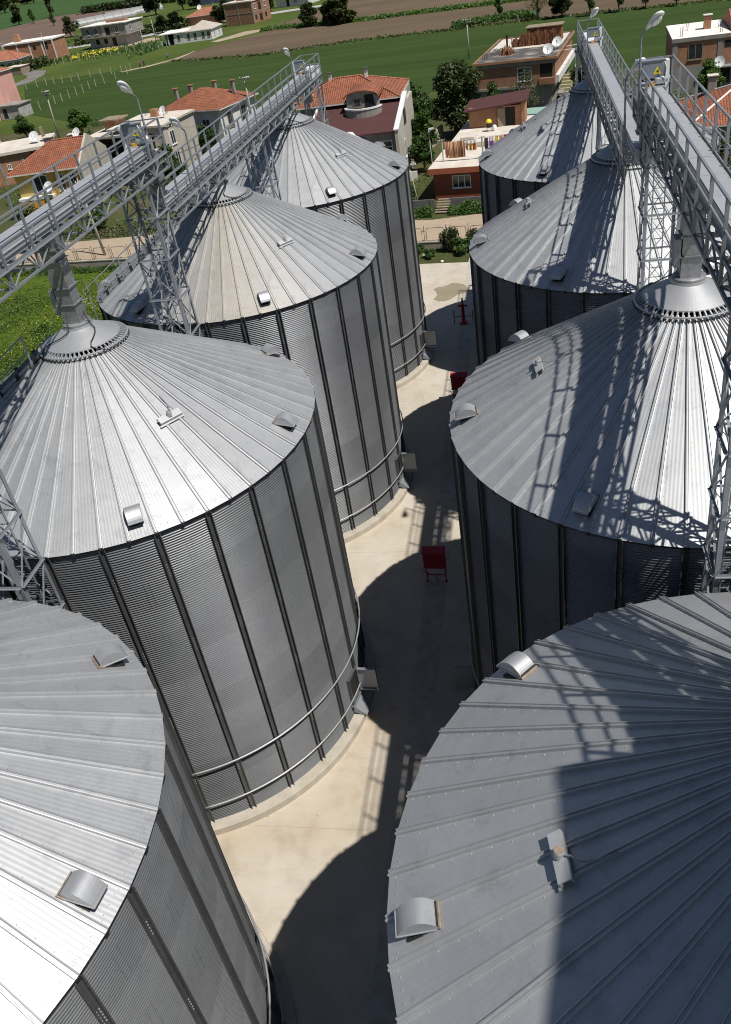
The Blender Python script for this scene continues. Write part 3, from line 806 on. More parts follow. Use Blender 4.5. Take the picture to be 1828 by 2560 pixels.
def field_mat(name, stops, rows=None, rowdir=0, bs=.6, scale=.05, stretch=(1, 1, 1), clods=0):
    m, nt, b = new_mat(name); v = coord(nt, 'Object', stretch, (0, 0, rowdir))
    f = math_(nt, 'ADD', math_(nt, 'MULTIPLY', noise(nt, v, scale, 7, .62), .6), math_(nt, 'MULTIPLY', noise(nt, coord(nt, 'Object'), 1.6, 5, .7), .4))
    c = ramp(nt, f, stops)
    h = noise(nt, coord(nt, 'Object'), 2.6, 4, .7)
    if rows:
        sep = N(nt, 'ShaderNodeSeparateXYZ'); nt.links.new(coord(nt, 'Object', (1, 1, 1), (0, 0, rowdir)), sep.inputs[0])
        wv = math_(nt, 'SINE', math_(nt, 'ADD', math_(nt, 'MULTIPLY', sep.outputs[1], 2 * PI / rows), math_(nt, 'MULTIPLY', noise(nt, coord(nt, 'Object'), .15, 3), 3.0)))
        c = mix(nt, 1, c, ramp(nt, math_(nt, 'ADD', math_(nt, 'MULTIPLY', wv, .5), .5), [(0, (.95,) * 3), (1, (1.04,) * 3)]), 'MULTIPLY')
    nt.links.new(c, b.inputs['Base Color']); b.inputs['Roughness'].default_value = .95; b.inputs['Specular IOR Level'].default_value = .15
    bump(nt, b, h, bs, .25)
    return m
G_SOIL = field_mat('garden_ground', [(.35, (.040, .055, .016)), (.5, (.065, .075, .026)), (.62, (.12, .10, .06)), (.75, (.20, .165, .11))], scale=.09)
G_GRASS = field_mat('meadow_grass', [(.30, (.042, .070, .014)), (.5, (.068, .100, .020)), (.62, (.100, .120, .032)), (.72, (.18, .16, .08))], scale=.045)
G_LUSH = field_mat('lush_grass', [(.35, (.042, .072, .008)), (.55, (.075, .118, .012)), (.7, (.11, .16, .018))], scale=.3)
G_WHEAT = field_mat('green_wheat', [(.3, (.026, .050, .010)), (.5, (.036, .065, .014)), (.7, (.050, .082, .019))], rows=6.0, rowdir=R_(2), scale=.06, stretch=(.25, 2.0, 1))
G_PLOUGH = field_mat('ploughed_soil', [(.3, (.085, .068, .040)), (.5, (.125, .092, .062)), (.62, (.15, .108, .075)), (.75, (.17, .128, .092))], rows=3.2, rowdir=R_(4), scale=.05, stretch=(.3, 1.5, 1))
G_PLOUGH2 = field_mat('far_ploughed_soil', [(.3, (.12, .082, .065)), (.5, (.145, .10, .08)), (.7, (.17, .12, .098))], scale=.02, stretch=(.3, 1.5, 1))
G_FARGREEN = field_mat('far_crop', [(.3, (.035, .075, .022)), (.5, (.045, .092, .028)), (.7, (.055, .105, .034))], scale=.012, stretch=(.3, 2, 1))
G_DIRT = field_mat('packed_dirt', [(.3, (.30, .23, .165)), (.5, (.38, .30, .22)), (.7, (.44, .36, .275))], scale=.2, stretch=(.3, 1, 1), bs=.3)
G_ROAD = plain('pale_asphalt', (.36, .35, .35), (.42, .41, .41), .9, scale=.2)
G_LANE = plain('lane_asphalt', (.15, .14, .13), (.20, .185, .17), .9, scale=.2)

sheet('ground', [(-4000, -4000), (4000, -4000), (4000, 4000), (-4000, 4000)], -.05, G_GRASS)
sheet('garden_soil', [(-75, 50), (-90, 128), (-50, 122), (-20, 116), (60, 112), (130, 108), (130, 40)], -.03, G_SOIL)
sheet('lush_meadow', [(-75, -40), (-8.4, -40), (-8.4, 47.6), (-36, 51.0), (-75, 54)], -.026, G_LUSH)
ym = yard_mat()
sheet('yard', [(-8.5, -70), (70, -70), (70, 36), (7.9, 43.3), (3.9, 43.8), (-8.5, 45.4)], 0, ym)
mb = MB(); rnd = random.Random(4)
pts = []
for i in range(40):
    y = -16 + i * 1.6; pts.append((7.72 + rnd.uniform(-.06, .06), 8.62 + rnd.uniform(-.06, .06), y))
for a, b in zip(pts, pts[1:]): mb.quad((a[0], a[2], .004), (a[1], a[2], .004), (b[1], b[2], .004), (b[0], b[2], .004))
struct(mb.build('trench_patch', plain('newer_concrete', (.50, .475, .44), (.36, .32, .27), .95, scale=2.2, bs=.4, bscale=9)))
rnd = random.Random(8)
pud = [(6.55 + math.cos(a) * 1.25 * (1 + .3 * math.sin(3 * a + 1) + rnd.uniform(-.12, .12)), 37.6 + math.sin(a) * 1.5 * (1 + .25 * math.sin(2 * a) + rnd.uniform(-.1, .1))) for a in [2 * PI * k / 26 for k in range(26)]]
sheet('puddle', pud, .006, plain('wet_concrete', (.27, .23, .15), (.31, .27, .185), .4, scale=1))
def RY(x, c): return c - .1 * x   # lines that run with the street
sheet('dirt_road', [(x, RY(x, 49.7)) for x in (-80, -40, 0, 40, 80)] + [(x, RY(x, 55.6) + .5 * math.sin(x)) for x in (80, 60, 40, 20, 12, 8, 4, 0, -8, -16, -24, -32, -40, -80)], -.02, G_DIRT)
sheet('weedy_strip', [(-8.5, 45.4), (3.9, 43.8), (7.9, 43.3), (70, 36), (80, 39), (80, RY(80, 47.6)), (-8.5, RY(-8.5, 47.6))], -.022, G_SOIL)
WU = [(-108, 191.4), (-104, 194.6), (-94.5, 194.5), (-80, 195), (-71.6, 196.2), (-62.3, 191.4), (-46.6, 185.7), (-35.6, 187.4), (-25, 188.4), (-14.8, 188), (-3.6, 184.7), (8, 183.1), (15, 182.8), (24.8, 182.4), (39.6, 177.7), (51.7, 173.2), (130, 160)]
sheet('wheat_field', [(-84, 146), (-60, 124), (-42, 114), (-20, 113), (6, 118), (19, 119), (60, 106), (140, 100)] + WU[::-1], -.018, G_WHEAT)
rw = random.Random(3)
def jit(pts, n=6, amp=.8):
    out = []
    for (a, b), (c, d) in zip(pts, pts[1:]):
        for k in range(n): out.append((a + (c - a) * k / n + rw.uniform(-amp, amp) * .4, b + (d - b) * k / n + rw.uniform(-amp, amp)))
    return out + [pts[-1]]
sheet('ploughed_field', jit([(-72.9, 207.5), (-70.5, 200), (-62, 194.5), (-46.6, 189.0), (-25, 191.5), (-3.6, 188), (15, 186), (51.7, 177), (130, 164)]) + jit([(130, 203), (60, 214), (14.3, 222.6), (-6.3, 224.8), (-19.6, 229), (-31.7, 228.2), (-41.4, 235), (-52.1, 237), (-57, 238), (-66, 223)]), -.014, G_PLOUGH)
sheet('upper_ploughed_field', jit([(-60, 244), (-52, 243.5), (-31, 234.5), (-6, 231.5), (14, 229.5), (60, 221), (200, 200)]) + [(260, 420), (-20, 430), (-50.5, 300), (-51.5, 284), (-53.3, 267), (-57.5, 253)], -.014, G_PLOUGH)
sheet('far_ploughed_field', [(-244.6, 410.9), (-244.6, 426.6), (-237.0, 473.2), (-192.0, 459.7), (-168.9, 423.0), (-153.3, 383.2), (-181.0, 374.7), (-156.5, 324.3), (-164.2, 317.7), (-185.1, 318.8), (-200, 306)], -.014, G_PLOUGH2)
sheet('far_crop_field', [(-250, 409), (-244.6, 428), (-237.0, 475), (-192.0, 462), (-176.7, 459), (-130, 445), (-100, 520), (-200, 760), (-380, 745), (-390, 630), (-362.0, 600)], -.012, G_FARGREEN)
sheet('dirt_path', jit([(-83.4, 192.2), (-78.3, 195.6), (-72.8, 203.5), (-71.4, 214)], 4, .5) + jit([(-70.6, 214), (-71.5, 201), (-76.5, 194.4), (-81.1, 191.2)], 4, .5), -.010, G_DIRT)
sheet('dirt_clearing', [(-116, 256), (-111.9, 262.2), (-102.9, 268.9), (-97, 259), (-104, 250), (-112, 251)], -.012, G_DIRT)
sheet('house_forecourt', [(-72, 231), (-66.5, 246), (-61, 246), (-60, 240), (-69, 228)], -.012, G_DIRT)
sheet('lane', jit([(-110.5, 189), (-108.6, 196), (-110.5, 207), (-115.0, 217), (-121, 222)], 4, .6) + jit([(-123, 218), (-118, 212), (-114.5, 205), (-113.4, 195), (-115, 186)], 4, .6), -.010, G_LANE)
sheet('far_road', [(-160, 268.5), (-135.1, 270.6), (-110.4, 273.9), (-95.5, 281.0), (-86.2, 289.5), (-75.1, 290.1), (-50, 291.5), (-50, 299), (-77.6, 297.6), (-89.4, 296.4), (-99.0, 289.5), (-114.3, 281.1), (-139.8, 277.2), (-160, 275)], -.008, G_ROAD)

# ------------------------------------------------------------------ foliage
def leaf_cloud(mb, lobes, n, size, rnd, core=.35):
    tot = sum(a * b * c for (_, _, _, a, b, c) in lobes)
    for (x, y, z, a, b, c) in lobes:
        k = max(20, int(n * a * b * c / tot))
        for _ in range(k):
            u = rnd.uniform(-1, 1); t = rnd.uniform(0, 2 * PI); s = math.sqrt(1 - u * u)
            r = (core + (1 - core) * rnd.random() ** .45) * rnd.uniform(.88, 1.1)
            p = Vector((x + a * r * s * math.cos(t), y + b * r * s * math.sin(t), z + c * r * u))
            e = Euler((rnd.uniform(-.9, .9), rnd.uniform(-.9, .9), rnd.uniform(0, 6.28))).to_matrix()
            w = size * rnd.uniform(.55, 1.25); l = w * rnd.uniform(.5, .8)
            A = e @ Vector((w, 0, 0)); B = e @ Vector((0, l, 0)); C = e @ Vector((0, 0, w * .25))
            mb.quad(p - A, p - B + C, p + A, p + B + C, 0, None, rnd.random())
def limb(mb, p, q, r0, r1, rnd, n=4):
    p = Vector(p); q = Vector(q); L = (q - p).length; pts = []
    for i in range(n + 1):
        f = i / n; w = p.lerp(q, f)
        if 0 < i < n: w += Vector((rnd.uniform(-1, 1), rnd.uniform(-1, 1), rnd.uniform(-.4, .4))) * L * .05
        pts.append(w)
    mb.tube(pts, [r0 + (r1 - r0) * i / n for i in range(n + 1)], 7)
def tree_meshes(seed, h, rad, n, leaf, size, base=.25, nl=9, tall=1.0, open_=.0):
    rnd = random.Random(seed); lobes = []; tr = MB()
    zc = h * (base + (1 - base) / 2); limb(tr, (0, 0, -.1), (rnd.uniform(-.1, .1) * rad, rnd.uniform(-.1, .1) * rad, h * .72), .035 * h, .010 * h, rnd, 6)
    for i in range(nl):
        t = 2 * PI * i / nl + rnd.uniform(-.5, .5); f = rnd.uniform(.05, .98); z = h * (base + .10) + (h * (.84 - base)) * f
        prof = math.sin(PI * min(1, .18 + f * .78)) ** .7
        rr = rad * prof * rnd.uniform(.35, .72); s = rad * rnd.uniform(.26, .48) * (1 - open_ * .35)
        lobes.append((rr * math.cos(t), rr * math.sin(t), z, s, s * rnd.uniform(.8, 1.1), s * rnd.uniform(.6, .95) * tall))
        limb(tr, (0, 0, h * (base * .6 + .3 * f)), (rr * math.cos(t), rr * math.sin(t), z), .012 * h, .004 * h, rnd)
    lobes.append((0, 0, zc, rad * .5, rad * .5, (h * (1 - base)) * .36)); lobes.append((0, 0, h * .88, rad * .33, rad * .33, h * .11))
    cr = MB(); leaf_cloud(cr, lobes, n, size, rnd, .25 + open_ * .3)
    return tr.mesh('trunk', M['bark'], True), cr.mesh('crown', leaf, False, 'leaf')
TM = {}
TM['walnut'] = tree_meshes(11, 8.2, 3.7, 9000, M['leaf_dark'], .20, .12, 16)
TM['fruit'] = tree_meshes(12, 5.0, 2.3, 4200, M['leaf_mid'], .16, .14, 11)
TM['sparse'] = tree_meshes(13, 5.2, 2.4, 1500, M['leaf_olive'], .10, .2, 12, open_=1)
TM['olive'] = tree_meshes(14, 4.2, 2.4, 3600, M['leaf_olive'], .15, .12, 10)
TM['poplar'] = tree_meshes(15, 14, 1.7, 3000, M['leaf_dark'], .35, .06, 18, 2.6)
TM['far'] = tree_meshes(16, 7, 3.2, 2600, M['leaf_dark'], .36, .1, 10)
TM['young'] = tree_meshes(17, 5.5, 1.6, 1500, M['leaf_mid'], .2, .25, 8, 1.6)
def bush_meshes(seed, rad, h, n, leaf, size):
    rnd = random.Random(seed); st = MB(); lobes = []
    for i in range(7):
        t = rnd.uniform(0, 6.28); r = rad * rnd.uniform(.1, .65); s = rad * rnd.uniform(.3, .5)
        z = h * rnd.uniform(.3, .72); lobes.append((r * math.cos(t), r * math.sin(t), z, s, s, h * .3))
        limb(st, (0, 0, -.05), (r * math.cos(t), r * math.sin(t), z), .03, .012, rnd)
    cr = MB(); leaf_cloud(cr, lobes, n, size, rnd, .2)
    return st.mesh('stem', M['bark'], True), cr.mesh('foliage', leaf, False, 'leaf')
TM['bush'] = bush_meshes(21, 1.0, 1.25, 1500, M['leaf_mid'], .09)
TM['bush_dark'] = bush_meshes(22, 1.0, 1.3, 1500, M['leaf_dark'], .09)
TM['bush_bright'] = bush_meshes(23, 1.0, 1.2, 1400, M['leaf_bright'], .09)
used = {}
def plant(kind, label, x, y, s=1.0, sz=None, group=None, name=None, z=0):
    tree = not kind.startswith('bush')
    t = thing(name or ('tree' if tree else 'bush'), label, 'tree' if tree else 'bush', (x, y, z), random.uniform(0, 6.28), group)
    t.scale = (s, s, sz or s)
    a, b = TM[kind]; obj('trunk' if tree else 'stem', a, t); obj('crown' if tree else 'foliage', b, t)
    return t
plant('walnut', 'broad dark walnut tree beside the two storey brick house', 4.3, 85.8, 1.02, 1.0)
plant('fruit', 'bright green tree right of the villa, in front of the dark walnut tree', -.2, 84.5, 1.25, 1.3)
plant('fruit', 'green garden tree by the lane wall, in front of the brighter tree by the villa', 1.3, 76.5, 1.0, 1.0)
plant('fruit', 'small green tree between the walnut tree and the green painted shed', 8.6, 91, .72, .9)
plant('sparse', 'thin leafed tree in front of the lower storey of the brick house', 12.6, 89, 1.0, 1.15)
plant('olive', 'olive green tree right of the brick house, left of the railed platform', 19.5, 98, 1.0, 1.0)
plant('fruit', 'leafy tree against the grey wall under the two satellite dishes', 33.2, 90, .9, .85)
plant('olive', 'tree at the right edge below the red tiled cottage', 28.6, 58.5, .9, .8)
plant('fruit', 'tree at the right edge, lower down beside the walkway railing', 31.5, 63, .8, .9)
plant('fruit', 'round dark tree in the yard between the grey house and the white house', -28.4, 91, .78, .75)
plant('fruit', 'green tree under the left walkway, in front of the grey house', -27.2, 74, 1.05, 1.0)
plant('olive', 'low tree beneath the left walkway near the street', -25.5, 68, .75, .7)
plant('olive', 'shrubby tree in the dark garden in front of the yellow house', -38.5, 61, .85, .8)
plant('fruit', 'tree at the left edge in front of the yellow house garden', -44, 60, .9, .8)
plant('fruit', 'wide dark bush left of the leaning concrete pole', -69.5, 119, .95, .72)
plant('fruit', 'wide dark bush right of the leaning concrete pole', -58, 116, 1.1, .8)
plant('fruit', 'small green bush at the left edge below the pink house', -74, 116, .7, .6)
plant('bush_bright', 'bright small shrub by the grey wall of the villa', -2.6, 63.2, 1.5, 3.0)
plant('bush', 'green shrub beside the leaning pole at the red house', .8, 61, 1.5, 1.6)
plant('bush_bright', 'yellow green shrub by the lane wall left of the red house', 2.6, 70, .9, .8)
for i, (x, y, s, sz, lab) in enumerate([(-35.4, 230.5, 1.5, .95, 'wide dark bush standing between the two ploughed fields'), (-38.6, 231.5, 1.0, .75, 'dark bush at the left shoulder of the wide field bush'), (-45, 234.6, .95, .8, 'smaller dark bush left of the wide field bush')]): plant('far', lab, x, y, s, sz)
plant('far', 'round bush at the wheat edge beyond the brick house', 20.3, 182.3, .82, .72)
for x, y, k, s, lab in [(25.7, 178.6, 'young', .85, 'slim young tree at the field edge, leftmost beyond the right conveyor'), (31.3, 178.4, 'young', .85, 'slim young tree at the field edge, second beyond the right conveyor'), (36.5, 177.7, 'young', .7, 'slim young tree at the field edge above the large lamp'), (42, 176, 'young', .62, 'slim young tree at the field edge above the white flat roof'), (7.2, 194.2, 'young', .75, 'small tree at the left end of the grassy rubbish heap'), (15.5, 184.5, 'sparse', 1.4, 'thin pale tree at the right end of the grassy rubbish heap')]:
    plant(k, lab, x, y, s)
plant('poplar', 'tall dark poplar leaning over the far brown field', -237, 470, 1.35, 1.2)
for x, y, k, s, sz, lab in [(-343, 612, 'far', 2.2, 1.9, 'big round tree at the top left corner'), (-244, 446, 'far', 1.2, 1.3, 'dark tree at the left of the far green field'), (-232, 438, 'young', 1.3, 1.1, 'thin small tree right of the dark tree in the far green field'), (-201, 398, 'young', 1.1, .8, 'lone small tree in the far brown field'), (-154.5, 318, 'olive', 1.6, 1.6, 'bare yellowish tree beside the unfinished concrete house'), (-163, 412, 'far', 1.9, 1.6, 'dark bare tree behind the long greenhouse'), (-139, 368, 'far', 1.5, 1.7, 'dark tree at the top, left of the blue walled hall'), (-129, 374, 'young', 1.8, 1.2, 'light green tree left of the blue walled hall'), (-122, 372, 'far', 1.3, 1.3, 'green tree touching the blue walled hall'), (-72, 300, 'far', 1.0, 1.0, 'tree in front of the red roofed cottage at the top'), (-82, 283, 'far', .9, .9, 'tree beside the far brick house'), (-98, 276, 'far', 1.0, .8, 'dark tree between the far road and the red roofed bungalow'), (-104, 280, 'far', .9, .7, 'dark low tree beside the far road left of the bungalow'), (-86, 286, 'far', .8, .7, 'dark low tree right of the red roofed bungalow'), (-420, 640, 'poplar', 1, 1, 'dark poplar at the left edge above the brown field')]:
    plant(k, lab, x, y, s, sz)
for i in range(7): plant('far', 'one of the low dark bushes in a row along the far brown field', -192 + i * 9.5, 468 - i * 3.2, .62 + .1 * (i % 3), .62, 'row of bushes along the far brown field')
rnd = random.Random(31)
for i in range(34):  # hazy wood along the very top
    x = -470 + i * 9 + rnd.uniform(-3, 3); plant('far', 'tree in the distant wood along the top left edge', x, 735 + rnd.uniform(-6, 25) - (i * 2.2), rnd.uniform(1.6, 2.4), rnd.uniform(1.4, 1.9), 'distant wood along the top left edge')
for x, y, k, s, sz, lab in [(1.8, 71.5, 'fruit', .7, .75, 'small tree by the lane wall, lowest of the three beside the villa'), (7.4, 87.5, 'fruit', .6, .7, 'low tree just right of the walnut trunk'), (-2.5, 90, 'fruit', 1.0, 1.1, 'tree half hidden behind the villa gable'), (19, 92.5, 'bush', 2.0, 1.8, 'low bush behind the steps of the brown brick house'), (21.5, 96, 'olive', .9, .7, 'low olive bush behind the railed platform'), (-33, 88.5, 'bush_bright', 1.4, 1.6, 'bright shrub between the beige house and the white house'), (-46, 108, 'bush_dark', 2.2, 1.6, 'dark shrub at the wheat edge behind the beige house'), (-52, 104, 'bush', 2.4, 1.8, 'green shrub behind the yellow house roof'), (-49, 95, 'bush_bright', 2.0, 1.7, 'light shrub between the yellow house and the rubble'), (-70, 105, 'fruit', .8, .7, 'green tree behind the flat brick house at the left edge'), (-32, 62, 'bush', 1.8, 1.6, 'shrub by the garden plot under the left walkway'), (-22, 64, 'bush_bright', 1.4, 1.3, 'bright shrub at the street end of the garden plot')]:
    plant(k, lab, x, y, s, sz)
# street side shrubs
for x, y, k, s, sz, lab in [(6.0, 46.3, 'bush_dark', 1.0, 1.5, 'tall dark weed clump against the low concrete wall'), (7.3, 45.4, 'bush', 1.1, 1.0, 'green weed clump right of the tall one by the low wall'), (4.6, 45.0, 'bush', .65, .6, 'small weed clump at the back edge of the concrete yard'), (3.6, 46.2, 'bush', .6, .7, 'weed clump left of the small stone by the low wall'), (8.3, 46.2, 'bush_dark', 1.0, 1.3, 'dark weed clump half behind the far right silo')]: plant(k, lab, x, y, s, sz)
hb = random.Random(6)
def leafy_strip(name, x0, x1, yf, w, h, n, leaf, seed, size=.11):
    r = random.Random(seed); mb = MB()
    for _ in range(n):
        x = r.uniform(x0, x1); q = r.uniform(-1, 1); y = yf(x) + q * w; hh = h * (1 - q * q) * (.6 + .4 * math.sin(x * 2.1 + seed) * math.sin(x * .7)) + .08
        p = Vector((x, y, r.uniform(.02, hh))); e = Euler((r.uniform(-.9, .9), r.uniform(-.9, .9), r.uniform(0, 6.28))).to_matrix(); s = size * r.uniform(.6, 1.3)
        mb.quad(p - e @ Vector((s, 0, 0)), p - e @ Vector((0, s * .6, 0)), p + e @ Vector((s, 0, 0)), p + e @ Vector((0, s * .6, 0)), 0, None, r.random())
    return struct(mb.build(name, leaf, attname='leaf'), 'stuff')
leafy_strip('roadside_weeds', -1, 3.9, lambda x: RY(x, 56.9), .95, .75, 3600, M['leaf_mid'], 1)
leafy_strip('roadside_weeds', 5.3, 14, lambda x: RY(x, 57.2), 1.1, 1.0, 7000, M['leaf_mid'], 2)
leafy_strip('wall_weeds', -36, -6, lambda x: RY(x, 46.6), .7, .5, 3500, M['leaf_mid'], 3)
leafy_strip('verge_grass', -40, 12, lambda x: RY(x, 48.9), .5, .25, 3000, M['leaf_mid'], 4, .08)
leafy_strip('garden_weeds', -40, -18, lambda x: RY(x, 57.5), 1.5, .4, 4000, M['leaf_olive'], 5)
def field_edge(name, pts, w, h, n, leaf, seed, size):
    r = random.Random(seed); mb = MB(); seg = []
    for (a, b), (c, d) in zip(pts, pts[1:]): seg.append(math.hypot(c - a, d - b))
    for _ in range(n):
        k = r.choices(range(len(seg)), seg)[0]; f = r.random(); (a, b), (c, d) = pts[k], pts[k + 1]
        p = Vector((a + (c - a) * f, b + (d - b) * f + r.gauss(0, w), r.uniform(0, h))); e = Euler((r.uniform(-.9, .9), r.uniform(-.9, .9), r.uniform(0, 6.28))).to_matrix(); s = size * r.uniform(.6, 1.3)
        mb.quad(p - e @ Vector((s, 0, 0)), p - e @ Vector((0, s * .6, 0)), p + e @ Vector((s, 0, 0)), p + e @ Vector((0, s * .6, 0)), 0, None, r.random())
    return struct(mb.build(name, leaf, attname='leaf'), 'stuff')
field_edge('grass_bank', [(-60, 241), (-52, 240), (-31, 231.5), (-6, 228.2), (14, 226), (60, 217.5), (130, 206)], 1.5, .7, 9000, M['leaf_mid'], 7, .38)
field_edge('wheat_edge_grass', [(-72, 198.5), (-62.3, 193), (-46.6, 187.3), (-25, 190), (-3.6, 186.3), (15, 184.4), (51.7, 175), (110, 164)], .9, .3, 4500, M['leaf_dark'], 8, .28)
field_edge('rubbish_heap_grass', [(-3, 190), (4, 192), (10, 194), (16, 190)], 2.2, 1.0, 2500, M['leaf_mid'], 9, .35)
field_edge('far_hedge', [(-215, 462), (-180, 452), (-150, 440)], 3, 3, 2500, M['leaf_dark'], 10, .9)
field_edge('meadow_scrub', [(-125, 236), (-112, 240), (-100, 243), (-88, 230)], 6, .6, 2200, M['leaf_mid'], 11, .36)
field_edge('lane_hedge', [(-150, 236), (-138, 232), (-127, 228), (-120, 226)], 3, 2.2, 3500, M['leaf_dark'], 12, .5)
field_edge('road_scrub', [(-135, 281), (-112, 287), (-98, 293)], 3, 2.4, 3200, M['leaf_dark'], 13, .55)
# kitchen gardens between the houses: clumps of low green growth
def gardens(n, seed):
    r = random.Random(seed); mb = MB(); cl = []
    while len(cl) < 260:
        x = r.uniform(-72, 40); y = r.uniform(60, 126)
        if y > 112 and x > -22: continue
        cl.append((x, y, r.uniform(.5, 2.2), r.uniform(.25, 1.5)))
    for _ in range(n):
        cx, cy, cr, ch = r.choice(cl); x = r.gauss(cx, cr * .6); y = r.gauss(cy, cr * .6)
        if 3.2 < x < 15 and 60 < y < 78: continue
        p = Vector((x, y, r.uniform(.03, ch))); e = Euler((r.uniform(-.9, .9), r.uniform(-.9, .9), r.uniform(0, 6.28))).to_matrix(); s = .17 * r.uniform(.5, 1.3)
        mb.quad(p - e @ Vector((s, 0, 0)), p - e @ Vector((0, s * .6, 0)), p + e @ Vector((s, 0, 0)), p + e @ Vector((0, s * .6, 0)), 0, None, r.random())
    return struct(mb.build('garden_growth', M['leaf_mid'], attname='leaf'), 'stuff')
gardens(26000, 51)
# meadow left of the silos: leafy tufts and yellow flowers
def meadow_mesh(n, seed, leaf, x0, x1, y0, y1, hmin, hmax, size, clump, name):
    r = random.Random(seed); mb = MB()
    cl = [(r.uniform(x0, x1), r.uniform(y0, y1), r.uniform(.4, 1.7)) for _ in range(clump)]
    for _ in range(n):
        cx, cy, cr = r.choice(cl); x = r.gauss(cx, cr); y = r.gauss(cy, cr * 1.2)
        if x > -8.6 or y > RY(x, 46.9): continue
        d = math.hypot(x - cx, y - cy) / cr
        p = Vector((x, y, r.uniform(hmin, hmax) * max(.15, 1 - d * .45))); e = Euler((r.uniform(-.8, .8), r.uniform(-.8, .8), r.uniform(0, 6.28))).to_matrix(); s = size * r.uniform(.5, 1.3)
        mb.quad(p - e @ Vector((s, 0, 0)), p - e @ Vector((0, s * .55, 0)), p + e @ Vector((s, 0, 0)), p + e @ Vector((0, s * .55, 0)), 0, None, r.random())
    return struct(mb.build(name, leaf, attname='leaf'), 'stuff')
meadow_mesh(26000, 41, M['leaf_bright'], -40, -8, 14, 47, .02, .35, .10, 420, 'meadow_grass')
meadow_mesh(26000, 42, M['leaf_mid'], -40, -14, 22, 42, .1, .7, .10, 70, 'meadow_weeds')
M['flower'] = plain('yellow_blossom', (.72, .60, .03), (.60, .52, .03), .8, scale=5)
meadow_mesh(3000, 43, M['flower'], -40, -8, 16, 47, .3, .75, .05, 40, 'yellow_flowers')
field_edge('far_yellow_flowers', [(-116, 236), (-110, 240), (-104, 244)], 2.2, .9, 500, M['flower'], 14, .28)
